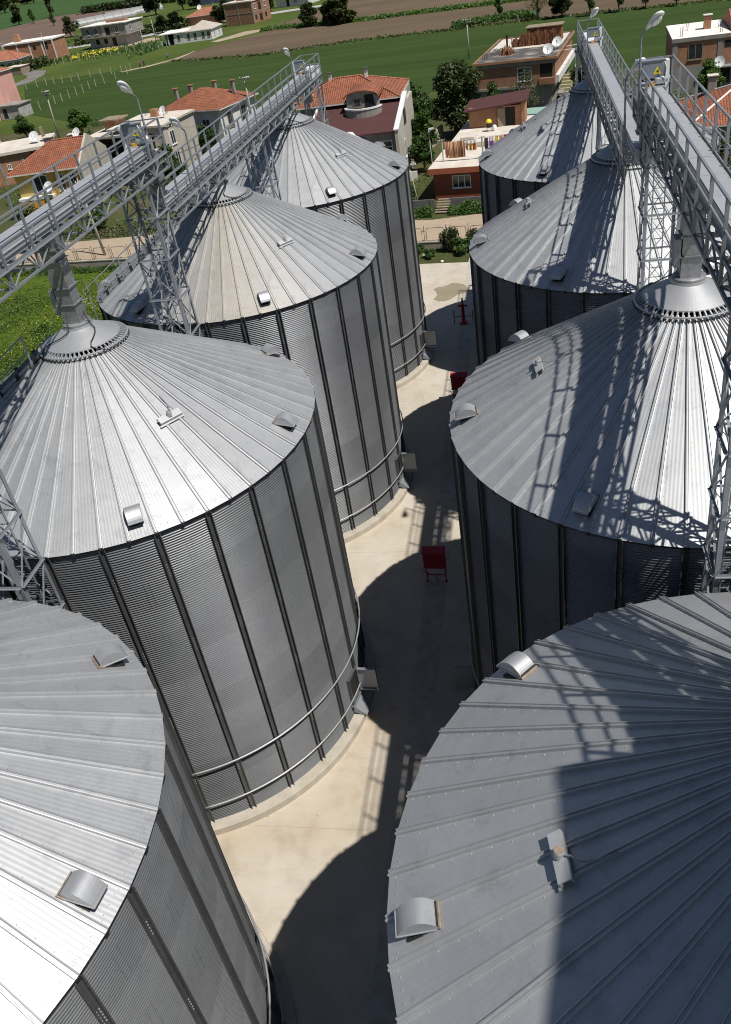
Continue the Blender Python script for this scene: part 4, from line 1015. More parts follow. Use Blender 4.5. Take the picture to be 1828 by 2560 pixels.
# ------------------------------------------------------------------ houses
class House:
    """local frame: x along the front, y into the depth, front face at y = 0 looks to the street"""
    def __init__(s, name, label, cat, x, y, rot, w, d, group=None):
        s.t = thing(name, label, cat, (x, y, 0), R_(rot), group); s.w = w; s.d = d
    def walls(s, mat, z0, z1, x0=0, y0=0, x1=None, y1=None, name='wall'):
        mb = MB(); mb.box(x0, y0, z0, s.w if x1 is None else x1, s.d if y1 is None else y1, z1); return mb.build(name, mat, s.t)
    def block(s, mat, a, b, name):
        mb = MB(); mb.box(*a, *b); return mb.build(name, mat, s.t)
    def slab(s, mat, z, th=.3, over=.3, top=None, x0=0, y0=0, x1=None, y1=None, parapet=0, ptop=None, name='roof'):
        x1 = s.w if x1 is None else x1; y1 = s.d if y1 is None else y1
        mb = MB(); mb.box(x0 - over, y0 - over, z, x1 + over, y1 + over, z + th)
        if parapet:
            a, b, c, d = x0 - over, y0 - over, x1 + over, y1 + over; p = .16
            for q in ((a, b, c, b + p), (a, d - p, c, d), (a, b + p, a + p, d - p), (c - p, b + p, c, d - p)): mb.box(q[0], q[1], z + th + .001, q[2], q[3], z + th + parapet)
        o = mb.build(name, mat, s.t)
        if top:
            tb = MB(); k = over - (.17 if parapet else .04); tb.box(x0 - k, y0 - k, z + th + .002, x1 + k, y1 + k, z + th + .016); tb.build('roof_top', top, o)
        return o
    def hip(s, mat, z, rise, over=.5, x0=0, y0=0, x1=None, y1=None, hipl=True, hipr=True, caps=True, name='roof', fas=None):
        x1 = s.w if x1 is None else x1; y1 = s.d if y1 is None else y1
        a, b, c, d = x0 - over, y0 - over, x1 + over, y1 + over; h = (d - b) / 2; ym = (b + d) / 2
        if h * 2 > (c - a): h = (c - a) / 2
        xl = a + (h if hipl else 0); xr = c - (h if hipr else 0)
        mb = MB(); v = [(a, b, z), (c, b, z), (c, d, z), (a, d, z), (xl, ym, z + rise), (xr, ym, z + rise)]
        mb.add(v, [(0, 1, 5, 4), (2, 3, 4, 5), (1, 2, 5), (3, 0, 4)])
        lo = [(p[0], p[1], z - .14) for p in v[:4]]
        mb.add(lo + v[:4], [(3, 2, 1, 0), (0, 1, 5, 4), (1, 2, 6, 5), (2, 3, 7, 6), (3, 0, 4, 7)], 1)
        o = mb.build(name, [mat, fas or M['whitewash']], s.t)
        if caps:
            rb = MB(); e = .05
            L = [(v[4], v[5])] + ([(v[0], v[4]), (v[3], v[4])] if hipl else []) + ([(v[1], v[5]), (v[2], v[5])] if hipr else [])
            for p, q in L: rb.tube([(p[0], p[1], p[2] + .02), (q[0], q[1], q[2] + .02)], .10, 8)
            rb.build('ridge_tiles', caps if caps is not True else M['tile_old'], o)
        return o
    def gable_end(s, mat, z, rise, x, over=0, y0=0, y1=None, th=.2):
        y1 = s.d if y1 is None else y1; mb = MB(); m = (y0 + y1) / 2
        p = [(x, y0, z), (x, y1, z), (x, m, z + rise)]; q = [(x + th, a[1], a[2]) for a in p]
        mb.add(p + q, [(0, 1, 2)[::-1], (3, 4, 5), (0, 1, 4, 3), (1, 2, 5, 4), (2, 0, 3, 5)]); return mb.build('gable_wall', mat, s.t)
    def win(s, face, u, z, w, h, frame=None, cols=2, rows=1, glass=None, name='window', at=None):
        """a window: frame with mullions, its pane set behind; face f r l, u along the face from its left seen from outside"""
        fr = frame or M['white_paint']; mb = MB(); t = .07; o = .05
        mb.box(0, -o, 0, w, 0, t); mb.box(0, -o, h - t, w, 0, h); mb.box(0, -o, t, t, 0, h - t); mb.box(w - t, -o, t, w, 0, h - t)
        for i in range(1, cols): mb.box(w * i / cols - t / 2, -o * .9, t, w * i / cols + t / 2, 0, h - t)
        for i in range(1, rows): mb.box(t, -o * .8, h * .62 - t / 2, w - t, 0, h * .62 + t / 2)
        mb.box(-.06, -.11, -.07, w + .06, 0, -.002)
        ob = mb.build(name, fr, s.t)
        gp = MB(); gp.box(t * .6, -.018, t * .6, w - t * .6, -.004, h - t * .6); gp.build('pane', glass or M['glass'], ob)
        d = at or 0
        if face == 'f': ob.location = (u, d, z)
        elif face == 'r': ob.location = ((s.w if at is None else at), u, z); ob.rotation_euler.z = PI / 2
        elif face == 'l': ob.location = (d, u + w, z); ob.rotation_euler.z = -PI / 2
        return ob
    def hole(s, face, u, z, w, h, name='opening', at=None, mat=None):
        mb = MB(); mb.box(0, -.012, 0, w, .0, h); ob = mb.build(name, mat or M['dark'], s.t); d = at or 0
        if face == 'f': ob.location = (u, d - .002, z)
        elif face == 'r': ob.location = ((s.w if at is None else at) + .002, u, z); ob.rotation_euler.z = PI / 2
        elif face == 'l': ob.location = (d - .002, u + w, z); ob.rotation_euler.z = -PI / 2
        return ob
    def chimney(s, x, y, z, h, mat, w=.45, cap=None, pots=0):
        mb = MB(); mb.box(x - w / 2, y - w / 2, z, x + w / 2, y + w / 2, z + h)
        if cap: mb.box(x - w / 2 - .12, y - w / 2 - .12, z + h + .12, x + w / 2 + .12, y + w / 2 + .12, z + h + .2, 1); [mb.box(x + a * w * .38 - .04, y + b * w * .38 - .04, z + h, x + a * w * .38 + .04, y + b * w * .38 + .04, z + h + .12) for a in (-1, 1) for b in (-1, 1)]
        for i in range(pots): mb.box(x - w / 2 + .05 + i * .2, y - .06, z + h, x - w / 2 + .16 + i * .2, y + .06, z + h + .3)
        return mb.build('chimney', [mat, cap or mat], s.t)
    def rebar(s, spots, z, h=1.0):
        mb = MB(); rnd = random.Random(len(spots))
        for x, y in spots:
            for a in (-.1, .1):
                for b in (-.1, .1): mb.tube([(x + a, y + b, z), (x + a + rnd.uniform(-.05, .05), y + b + rnd.uniform(-.05, .05), z + h * rnd.uniform(.7, 1))], .02, 5)
        return mb.build('rebar', M['iron'], s.t)
    def w2(s, x, y, z=0): return s.t.matrix_basis @ Vector((x, y, z))

def dish(label, p, az, r=.48, el=35):
    t = thing('satellite_dish', label, 'satellite dish', p, R_(az), 'satellite dishes on the roofs')
    mb = MB(); n = 20; T = Matrix.Translation((0, 0, .85)) @ Matrix.Rotation(R_(90 - el), 4, 'X')
    pr = [(r * i / 4, .28 * r * (i / 4) ** 2 - .28 * r) for i in range(1, 5)]
    mb.v.append(tuple(T @ Vector((0, 0, -.28 * r))));
    for a, z in pr:
        for k in range(n): mb.v.append(tuple(T @ Vector((a * math.cos(2 * PI * k / n), a * 1.08 * math.sin(2 * PI * k / n), z))))
    for k in range(n): mb.face((0, 1 + k, 1 + (k + 1) % n))
    for i in range(3):
        for k in range(n): mb.face((1 + i * n + k, 1 + (i + 1) * n + k, 1 + (i + 1) * n + (k + 1) % n, 1 + i * n + (k + 1) % n))
    mb.build('reflector', M['white_paint'], t, True)
    ar = MB(); ar.tube([T @ Vector((0, -r, 0)), T @ Vector((0, -r * .3, r * .75))], .018, 6); c = T @ Vector((0, -r * .25, r * .8)); ar.box(c.x - .05, c.y - .05, c.z - .05, c.x + .05, c.y + .05, c.z + .05); ar.build('feed_arm', M['iron'], t)
    ms = MB(); ms.tube([(0, .12, 0), (0, .12, .8), (0, .05, .85)], .03, 8); ms.build('mast', M['iron'], t)
    return t

# brick red flat house with laundry on its terrace
h = House('flat_roofed_house', 'brick red one storey house with a flat terrace roof and laundry lines', 'house', 3.75, 60.8, -8, 10.5, 6)
h.walls(M['redwall'], 0, 2.45)
f = h.slab(M['redfascia'], 2.42, .5, .42, M['roof_slab'], y1=6.2)
h.win('f', 1.75, 1.0, 1.75, 1.15, cols=3); h.hole('f', 5.1, .6, 1.3, 1.7, 'doorway')
h.walls(M['roof_slab'], 0, 3.15, .2, 6.7, 14, 16.5, 'rear_wall'); h.slab(M['roof_slab'], 3.15, .25, .2, None, x0=.4, y0=6.9, x1=14, y1=16.3, name='rear_roof')
h.hole('f', 5.0, 2.95, 1.7, .42, 'opening', 6.48); h.block(M['roof_slab'], (1.2, 7.3, 3.4), (2.6, 8.6, 3.75), 'roof_kerb')
red = h
# its roof top shed
s = House('roof_shed', 'brick shed with a maroon lean-to roof standing on the terrace of the red house', 'shed', 0, 0, -8, 5.6, 2.6)
p = red.w2(1.15, 12.6); s.t.location = (p.x, p.y, 3.4)
s.walls(M['brick_orange'], 0, 1.9)
mb = MB(); v = [(-.45, -.5, 1.75), (6.0, -.5, 2.35), (6.0, 3.2, 2.75), (-.45, 3.2, 2.15)]; mb.add(v + [(a, b, c - .12) for a, b, c in v], [(0, 1, 2, 3), (7, 6, 5, 4), (0, 4, 5, 1), (1, 5, 6, 2), (2, 6, 7, 3), (3, 7, 4, 0)]); mb.build('roof', M['shingle'], s.t)
s.hole('f', 3.75, .02, 1.0, 1.75, 'doorway')
mb = MB(); mb.box(0, -.04, 0, .75, 0, 1.72); mb.bar((.05, -.05, .1), (.7, -.05, 1.6), .06, .03); o = mb.build('door', M['timber'], s.t); o.location = (3.72, -.03, .02); o.rotation_euler.z = R_(200)
mb = MB(); mb.box(5.4, -.2, 0, 5.75, .02, 2.1); mb.build('post', M['brick_orange'], s.t)

# villa with two roof levels
h = House('villa', 'large grey villa with a red hipped tile roof above a lower maroon roof', 'house', -8.6, 66.2, 0, 8.7, 14)
h.walls(M['concrete_grey'], 0, 5.55); 
h.walls(M['concrete_grey'], 5.5, 7.35, -2.6, 8.2, 7.4, 14.2, 'upper_wall')
mb = MB(); v = [(-.4, -.5, 5.55), (8.45, -.5, 5.55), (8.45, 8.1, 7.0), (-.4, 8.1, 7.0)]; mb.add(v + [(a, b, c - .15) for a, b, c in v], [(0, 1, 2, 3), (7, 6, 5, 4), (0, 4, 5, 1), (1, 5, 6, 2), (2, 6, 7, 3), (3, 7, 4, 0)]); mb.build('lower_roof', M['shingle'], h.t)
mb = MB()
for zz0, zz1, yy0, yy1 in ((5.3, 7.0, -.75, 8.6),):
    p = [(8.5, yy0, 0), (8.5, yy1, 0), (8.5, yy1, zz1 + .35), (8.5, yy0, zz0 + .35)]; q = [(8.82, a[1], a[2]) for a in p]
    mb.add(p + q, [(3, 2, 1, 0), (4, 5, 6, 7), (0, 4, 7, 3), (1, 2, 6, 5), (2, 3, 7, 6)])
mb.build('gable_wall', M['cream'], h.t)
mb = MB(); mb.bar((8.66, -.85, 5.68), (8.66, 8.7, 7.40), .5, .12); mb.build('wall_coping', M['white_paint'], h.t)
mb = MB(); mb.bar((-.5, -.5, 5.68), (-.5, 8.1, 7.12), .22, .2); mb.build('verge_board', M['white_paint'], h.t)
h.hip(M['tile'], 7.3, 1.75, .75, -3.0, 7.6, 7.6, 15.5, caps=M['tile_old'])
h.walls(M['concrete_grey'], 7.15, 7.32, 5.4, 10, 8.3, 15.0, 'side_wall')
h.walls(M['concrete_grey'], 0, 7.2, 6.4, 9.0, 8.5, 15.0, 'stair_wall')
for x, y in ((-.9, 10.6), (.4, 11.6), (4.3, 11.9)): h.chimney(x, y, 8.0, 1.5, M['whitewash'], .32, M['iron'])
mb = MB(); mb.box(-1.9, 8.9, 8.02, -1.1, 9.8, 8.14); mb.build('roof_light', M['white_paint'], h.t)
# dormer with its balcony
dm = MB(); n = 10
dm.box(3.05, 5.2, 6.3, 6.2, 9.5, 8.0); dm.build('dormer_wall', M['concrete_grey'], h.t)
ar = MB()
for i in range(n):
    a0, a1 = PI * i / n, PI * (i + 1) / n
    P = lambda a, y, r: (4.62 - 1.85 * math.cos(a), y, 7.9 + r * math.sin(a))
    ar.add([P(a0, 4.9, .72), P(a1, 4.9, .72), P(a1, 9.6, .72), P(a0, 9.6, .72), P(a0, 4.9, .6), P(a1, 4.9, .6), P(a1, 9.6, .6), P(a0, 9.6, .6)], [(0, 3, 2, 1), (4, 5, 6, 7), (0, 1, 5, 4)])
ar.build('dormer_roof', M['tile'], h.t)
fw = MB(); pts = [(3.05, 5.19, 7.9)] + [(4.62 - 1.57 * math.cos(PI * i / n), 5.19, 7.9 + .6 * math.sin(PI * i / n)) for i in range(n + 1)] + [(6.2, 5.19, 7.9)]
fw.v.extend(pts); fw.face(range(len(pts))); fw.build('dormer_front', M['concrete_grey'], h.t)
h.win('f', 3.75, 7.05, .8, .8, M['timber'], 1, at=5.19); h.hole('f', 4.95, 6.55, .95, 1.6, 'balcony_door', 5.19); 
bl = MB(); m = 12; q = [(4.75 - 1.9 * math.cos(PI * i / m), 5.1 - 1.5 * math.sin(PI * i / m)) for i in range(m + 1)]
for i in range(m):
    (ax, ay), (bx, by) = q[i], q[i + 1]; nx, ny = (ax + bx) / 2 - 4.75, (ay + by) / 2 - 5.1; l = math.hypot(nx, ny); nx, ny = nx / l * .14, ny / l * .14
    zb0 = 5.9; bl.add([(ax, ay, zb0), (bx, by, zb0), (bx, by, 7.0), (ax, ay, 7.0), (ax - nx, ay - ny, zb0), (bx - nx, by - ny, zb0), (bx - nx, by - ny, 7.0), (ax - nx, ay - ny, 7.0)], [(0, 1, 2, 3), (5, 4, 7, 6)], 0)
    bl.add([(ax + nx * .5, ay + ny * .5, 6.98), (bx + nx * .5, by + ny * .5, 6.98), (bx - nx * 1.5, by - ny * 1.5, 6.98), (ax - nx * 1.5, ay - ny * 1.5, 6.98), (ax + nx * .5, ay + ny * .5, 7.12), (bx + nx * .5, by + ny * .5, 7.12), (bx - nx * 1.5, by - ny * 1.5, 7.12), (ax - nx * 1.5, ay - ny * 1.5, 7.12)], [(0, 3, 2, 1), (4, 5, 6, 7), (0, 1, 5, 4), (3, 7, 6, 2)], 1)
bl.build('balcony', [M['concrete_grey'], M['white_paint']], h.t)
# arched porch hood
pc = MB()
for i in range(n):
    a0, a1 = i / n, (i + 1) / n; Z = lambda a: 4.75 + 1.0 * math.sin(PI * (a * .92 + .04)); X = lambda a: 2.0 + 3.6 * a
    pc.add([(X(a0), -1.1, Z(a0)), (X(a1), -1.1, Z(a1)), (X(a1), .4, Z(a1)), (X(a0), .4, Z(a0)), (X(a0), -1.1, Z(a0) - .2), (X(a1), -1.1, Z(a1) - .2), (X(a1), .4, Z(a1) - .2), (X(a0), .4, Z(a0) - .2)], [(0, 1, 2, 3), (4, 7, 6, 5), (0, 4, 5, 1)])
pc.build('porch_roof', M['white_paint'], h.t)
h.block(M['concrete_grey'], (2.2, -.9, 0), (5.3, 0, 4.4), 'porch'); h.hole('f', 2.9, 3.2, .7, 1.5, 'window', -.9); h.hole('f', 4.3, 2.6, .8, 2.0, 'doorway', -.9)
h.win('f', 6.3, 3.1, 1.75, 1.55, M['white_paint'], 2, 2)
h.win('r', 3.0, 2.2, .8, 1.7, M['white_paint'], 1, at=8.83); h.hole('r', 4.4, 4.9, 1.9, 1.5, 'loggia', 8.83)
h.walls(M['cream'], 2.0, 6.6, 8.5, 8.6, 8.8, 13.5, 'rear_side_wall')
mb = MB(); mb.box(8.85, 2.2, .0, 9.9, 2.35, .9); mb.build('yard_wall', M['whitewash'], h.t)

# two storey brick house
h = House('brick_house', 'two storey brown brick house, stacked firewood and rubble on its flat roof', 'house', 6.35, 97.6, -9, 9.9, 19)
h.walls(M['brick'], 2.75, 5.1); h.walls(M['concrete_grey'], 0, 2.5, .4, .3, 9.4, 18.7, 'lower_wall'); h.slab(M['concrete_grey'], 2.5, .28, .12, name='floor_band'); h.walls(M['concrete_grey'], 5.1, 5.55, name='ring_beam')
h.slab(M['brick_orange'], 5.55, .16, .32, M['roof_tar'], parapet=.12)
h.block(M['roof_slab'], (.2, 9.0, 5.72), (9.6, 18.9, 5.735), 'pale_roof_half')
h.win('f', 5.25, 3.3, 1.75, 1.55, cols=2, rows=2); h.win('f', 5.3, .7, 1.2, 1.3, M['grey_paint'])
h.hole('f', 8.05, 3.55, 1.5, 1.5, 'balcony_opening'); h.block(M['brick'], (7.95, -.5, 2.78), (9.9, -.02, 3.5), 'balcony_front')
h.block(M['whitewash'], (9.9, .2, 2.78), (10.35, 18.5, 3.6), 'side_balcony'); h.block(M['concrete_grey'], (10.0, .4, 1.2), (10.8, 2.4, 1.5), 'stair_landing')
mb = MB()
for i in range(8): mb.box(9.95, 3 + i * .5, 0, 11.2, 3.5 + i * .5, .25 + i * .32)
mb.build('stairs', plain('cream_steps', (.42, .39, .24), (.34, .31, .19), .9), h.t)
r5 = random.Random(9)
for nm_, x0, x1, hz, cnt in (('firewood_stack', 4.2, 8.6, 1.6, 150), ('low_firewood_stack', 2.8, 4.1, .95, 45)):
    mb = MB()
    for _ in range(cnt):
        a = r5.uniform(x0, x1); b = r5.uniform(10.4, 11.7); q = hz * r5.uniform(.6, 1.08); mb.bar((a, b, 5.74), (a + r5.uniform(-.15, .15), b + r5.uniform(-.25, .25), 5.74 + q), r5.uniform(.06, .16), r5.uniform(.04, .12))
    mb.build(nm_, M['wood_stack'], h.t)
o = MB(); o.box(4.7, 12.2, 5.73, 9.2, 14.6, 7.6, 1); o.box(4.5, 12.0, 7.6, 9.4, 14.8, 7.7, 0); o.build('roof_hut', [M['timber'], M['wood_stack']], h.t)
mb = MB(); mb.tube([(3.2, 5.2, 5.72), (3.2, 5.2, 8.0)], .12, 8); mb.build('stove_pipe', M['black'], h.t)
mb = MB()
for _ in range(60):
    a = r5.gauss(3.2, .45); b = r5.gauss(5.1, .4); mb.bar((a, b, 5.73), (3.2 + (a - 3.2) * .6 + r5.uniform(-.1, .1), 5.2 + (b - 5.2) * .6, 5.75 + r5.uniform(.3, 1.1)), .09, .07)
mb.build('wood_heap', M['wood_stack'], h.t)
mb = MB()
for k in range(7): mb.tube([(.8 + .18 * k, 6.2, 5.75), (1.1 + .2 * k, 6.7, 6.25 + .05 * (k % 3)), (1.7 + .2 * k, 7.0, 5.8)], .05, 6)
mb.build('branch_pile', M['iron'], h.t); h.rebar([(.5, 3), (.9, 3.3)], 5.72, .9)
mb = MB()
for y in (7, 10): mb.tube([(9.9, y, 5.3), (13.0, y - .3, 5.45)], .06, 6)
mb.build('outrigger_pipe', M['whitewash'], h.t)
dish('large white dish at the near roof corner of the brown brick house', h.w2(9.0, .5, 5.75), -12, .62); dish('white dish farther back along the roof edge of the brown brick house', h.w2(9.5, 5.5, 5.75), -12, .6)
bh = h
g = House('garden_shed', 'low green shed with a pale sheet roof below the brown brick house', 'shed', 9.3, 84.0, -9, 6.5, 3)
g.walls(plain('green_sheet', (.20, .36, .27), (.15, .30, .22), .7), 0, 2.0); g.slab(plain('turquoise_sheet', (.22, .42, .34), (.30, .40, .34), .6), 2.0, .08, .15)

# right edge: brick over grey render, white roof and tiled roof
h = House('brick_house', 'brick and grey render house with a glaring white flat roof beside red tiles', 'house', 29.7, 94.6, -4, 16, 11)
h.walls(M['concrete_grey'], 0, 3.1); h.walls(M['brick_orange'], 3.1, 5.75, name='upper_wall')
for x in (0, 5.0, 9.5): h.block(M['concrete_grey'], (x - .03 if x == 0 else x, -.05, 0 if x == 0 else 3.1), (x + .55, .02, 5.75), 'pillar')
h.slab(M['concrete_grey'], 5.75, .42, .15, M['roof_white'], x1=6.3); h.slab(M['concrete_grey'], 5.75, .42, .15, None, x0=6.65, x1=16, name='rear_slab')
h.hip(M['tile_old'], 6.2, 1.8, .2, 6.8, .0, 17, 11, False, True, caps=False)
h.win('f', 1.75, 3.75, 1.6, 1.65, M['timber'], 2); h.hole('f', 5.75, 4.7, .8, .75); h.hole('f', 5.5, .9, 1.1, 1.7, 'doorway')
h.block(M['concrete_grey'], (5.3, -1.2, 2.75), (7.6, 0, 2.9), 'door_canopy'); h.chimney(4.2, 5.0, 6.18, 1.35, M['brick_orange'], .8, M['roof_slab']); h.rebar([(1.0, 1.2), (1.9, 5), (5.4, 1.2), (5.6, 5)], 6.18, 1.2)
dish('left one of two white dishes over the canopy of the white roofed house', h.w2(5.2, -1.0, 2.55), -20, .62, 30); dish('right one of two white dishes over the canopy of the white roofed house', h.w2(7.7, -1.0, 2.75), 25, .62, 30)
# right edge tiled cottage
h = House('tiled_cottage', 'low cottage with a hipped red tile roof behind the right walkway railing', 'house', 27.5, 65.8, -5, 9, 11)
h.walls(M['bare_block'], 0, 2.9); h.hip(M['tile'], 2.95, 2.3, .5, caps=M['roof_white']); h.win('f', 3.6, .9, 1.0, 1.3); h.chimney(2.3, 8.2, 4.2, 1.3, M['concrete_grey'], .8, M['roof_slab'])

# white house with the red hipped roof
h = House('white_house', 'white house with a red hipped tile roof and several chimneys, left of the villa', 'house', -36.2, 97.0, -17, 9.6, 8.6)
h.walls(M['whitewash'], 0, 4.9); h.hip(M['tile'], 4.9, 2.0, .6, caps=False)
for x, y in ((1.4, 2.6), (2.6, 4.4), (5.2, 6.4), (8.6, 5.8)): h.chimney(x, y, 5.6, 1.5, M['concrete_grey'], .42, M['tile_old'])
h.win('r', 1.6, 2.2, 1.2, 1.9, M['timber']); h.win('r', 5.0, 2.2, 1.2, 1.9, M['timber']); h.hole('f', 3.0, 1.2, 1.6, 2.6, 'doorway'); h.win('f', 6.6, 2.3, 1.2, 1.4)
h.block(M['whitewash'], (3, -2.4, 0), (9.8, -2.2, 1.2), 'garden_wall'); h.block(plain('blue_dado', (.35, .42, .6)), (0.02, -.03, 3.4), (3, 0, 4.9), 'blue_wall_panel')
# grey two storey house with a flat roof
h = House('concrete_house', 'unplastered beige two storey house with a flat roof and a roof dish', 'house', -40.8, 83.9, -9, 10.6, 8)
h.walls(M['cream'], 0, 5.6, 5.2); h.walls(M['concrete_grey'], 0, 4.9, 0, 1.2, 5.2, None, 'left_wall'); h.slab(M['cream'], 5.6, .22, .25, M['roof_slab'], x0=3.2)
h.slab(M['cream'], 4.9, .25, .5, M['roof_slab'], x1=5.0, name='left_roof'); h.hole('f', .4, .5, 4.4, 3.9, 'carport', 1.18)
h.block(M['brick_orange'], (1.2, 2.2, 5.15), (3.1, 4.2, 6.4), 'roof_hut'); h.block(M['timber'], (.7, 1.9, 6.4), (3.5, 4.5, 6.55), 'hut_roof'); h.block(M['brick_orange'], (6.2, 5.2, 5.82), (7.1, 6.0, 6.7), 'brick_stub')
h.hole('f', 7.0, 2.9, 2.1, 2.0, 'loggia'); h.win('f', 7.6, 3.2, 1.2, 1.6, at=-.02); h.block(M['cream'], (6.9, -.9, 2.5), (9.6, -.01, 3.2), 'balcony')
h.win('r', 1.3, 3.2, 1.1, 1.6); h.win('r', 1.4, .6, 1.1, 1.7); h.rebar([(4.4, 1), (5.6, 1), (7.6, 6.8), (4.6, 6.8)], 5.82, 1.2)
dish('white dish standing on the flat roof of the beige two storey house', h.w2(8.6, 4.2, 5.84), -25, .55)
# yellow house with red tiles and blank gable
h = House('yellow_house', 'yellow house with a red tile roof and a blank beige gable wall', 'house', -43.0, 68.6, 6, 7.4, 9.2)
h.walls(M['yellowwall'], 0, 4.95); h.hip(M['tile'], 4.95, 2.1, .65, x1=6.75, hipr=False, caps=M['tile_old'])
mb = MB(); x = 7.4; p = [(x, -.3, 0), (x, 9.5, 0), (x, 9.5, 4.9), (x, 4.6, 7.35), (x, -.3, 4.9)]; q = [(x + .25, b, c) for a, b, c in p]
o = 0; mb.add(p + q, [(4, 3, 2, 1, 0), (5, 6, 7, 8, 9), (0, 1, 6, 5), (1, 2, 7, 6), (2, 3, 8, 7), (3, 4, 9, 8), (4, 0, 5, 9)]); mb.build('gable_wall', M['cream'], h.t)
h.block(M['whitewash'], (.0, -.9, 2.2), (4.0, 0, 2.45), 'balcony'); h.block(M['ochre'], (0, -.85, 1.3), (4.0, -.02, 2.18), 'balcony_front'); h.win('f', 2.0, 2.7, 1.6, 1.8, cols=2); h.win('f', 4.6, 2.6, .9, 1.7); h.win('f', 6.0, 2.6, .9, 1.7)
for x in (4.2, 5.7, 7.1): h.block(M['ochre'], (x, -.06, 0), (x + .28, .0, 4.9), 'corner_strip')
h.chimney(3.1, 4.9, 6.3, 1.0, M['bare_block'], .9, M['roof_slab']); h.chimney(5.0, 7.0, 5.9, 1.0, M['cream'], .6, M['roof_slab'])
dish('white dish on a yellow pole in front of the yellow house', h.w2(3.9, -1.2, 2.6), -10, .6); dish('white dish behind the ridge of the yellow house roof', h.w2(6.3, 5.2, 6.6), -10, .5)
# flat brick house far left
h = House('brick_house', 'orange hollow brick house with a concrete flat roof at the left edge', 'house', -58.5, 85.5, 20, 9.5, 8)
h.walls(M['brick_orange'], 0, 3.7); h.slab(M['roof_slab'], 3.7, .35, .4)
for x in (0, 3, 6, 9.1): h.block(M['concrete_grey'], (x, -.05, 0), (x + .35, 0, 3.7), 'pillar')
h.win('f', 4.0, 1.9, .5, .6); h.hole('f', 7.4, 3.0, 1.6, .45); h.block(M['roof_slab'], (-2, 5, 4.05), (2.6, 8, 5.3), 'roof_room'); h.rebar([(3.0, 1.0), (1.5, 1)], 4.05, 1.3)
h.block(M['timber'], (9.0, 2.6, 4.05), (9.35, 3.5, 5.8), 'chimney')
dish('big white dish on the flat roof of the orange brick house at the left edge', h.w2(8.0, 2.6, 4.05), 0, .68)
# pink house
h = House('pink_house', 'tall pink house at the left edge by the dirt lane', 'house', -100.5, 141.2, -8, 13.5, 10)
h.walls(M['pink'], 0, 7.9); h.hip(M['tile_old'], 7.9, 1.5, .35, caps=False); h.win('f', 9.6, 4.6, 1.3, 1.7); h.win('f', 4, 4.6, 1.3, 1.7); h.block(M['shingle'], (2, -1.6, 2.7), (11.0, 0, 2.9), 'porch_roof'); h.hole('f', 7.5, .2, 2.4, 2.4, 'doorway')
g = House('lean_to', 'small grey concrete hut beside the pink house', 'shed', -86.6, 141.6, -6, 4.4, 4.2); g.walls(M['bare_block'], 0, 2.3); g.slab(M['concrete_grey'], 2.3, .18, .25); g.hole('f', .8, .2, .9, 1.7, 'doorway')
# far houses
h = House('unfinished_house', 'unfinished grey house, upper floor jutting over bare blockwork', 'house', -121.5, 258.2, -10, 16, 10)
h.walls(M['bare_block'], 0, 3.0, 1.2, 1.2, 14.6, 9.5, 'lower_wall'); h.walls(M['concrete_grey'], 3.0, 6.0); h.slab(M['roof_white'], 6.0, .25, .4); h.slab(M['concrete_grey'], 2.85, .16, .3, name='floor_slab')
for u in (1.6, 4.6, 12.2): h.win('f', u, 3.7, 1.2, 1.8)
h.hole('f', 8.6, 3.3, 1.6, 2.0); h.hole('f', 9.5, .1, 1.4, 2.2, 'doorway', 1.19); h.hole('f', 3.5, .9, 1.3, 1.4, at=1.19); h.hole('f', 6.5, .9, 1.3, 1.4, at=1.19); h.block(M['brick'], (7, 4, 6.27), (14, 6, 6.9), 'tile_stack'); h.win('r', 2, 3.7, 1.1, 1.6); h.block(M['cream'], (7.4, -.03, 3.1), (8.5, 0, 5.9), 'plaster_patch')
h = House('white_bungalow', 'long white bungalow with an open porch and a patchy metal hip roof', 'house', -88.6, 237.0, -2, 15.5, 9)
h.walls(M['whitewash'], 0, 2.7, 4.5, 0); h.slab(M['roof_white'], 2.7, .2, .35, x1=10); h.walls(M['whitewash'], 0, 2.6, 0, 3.5, 4.5, 9, 'porch_wall')
for x in (.05, 2.2, 4.2): h.block(M['whitewash'], (x, .0, 0), (x + .3, .3, 2.7), 'porch_pillar')
h.hip(plain('patched_metal', (.55, .56, .60), (.58, .47, .30), .6, .3, scale=.5), 2.75, 2.0, .4, 8.5, 0, 15.5, 9, caps=False)
for u in (5.2, 8.2, 10.2, 12.6, 14.2): h.win('f', u, .9, .8, 1.3, M['timber'])
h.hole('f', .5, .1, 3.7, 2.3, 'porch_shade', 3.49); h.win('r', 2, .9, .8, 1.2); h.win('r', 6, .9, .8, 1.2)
h = House('brick_block', 'two storey brown brick shell with white window frames by the far road', 'house', -78.4, 269.0, -16, 10.2, 10.5)
h.walls(M['brick'], 0, 5.9); h.slab(M['roof_slab'], 5.9, .3, .2); h.slab(M['concrete_grey'], 2.9, .22, .05, name='floor_band')
for x in (0, 4.8, 9.85): h.block(M['concrete_grey'], (x, -.06, 0), (x + .3, 0, 5.9), 'pillar')
h.win('r', 1, 3.8, 1.1, 1.4); h.win('r', 7, 3.8, 1.1, 1.4); h.hole('r', 3.6, 3.2, 1.8, 2.2, 'balcony'); h.hole('r', 1, .9, 1.1, 1.3); h.hole('r', 3.6, .3, 1.8, 2.0); h.hole('r', 7, .9, 1.1, 1.3); h.block(M['brick_orange'], (3.2, 3, 6.2), (6.2, 6, 7.2), 'roof_stub')
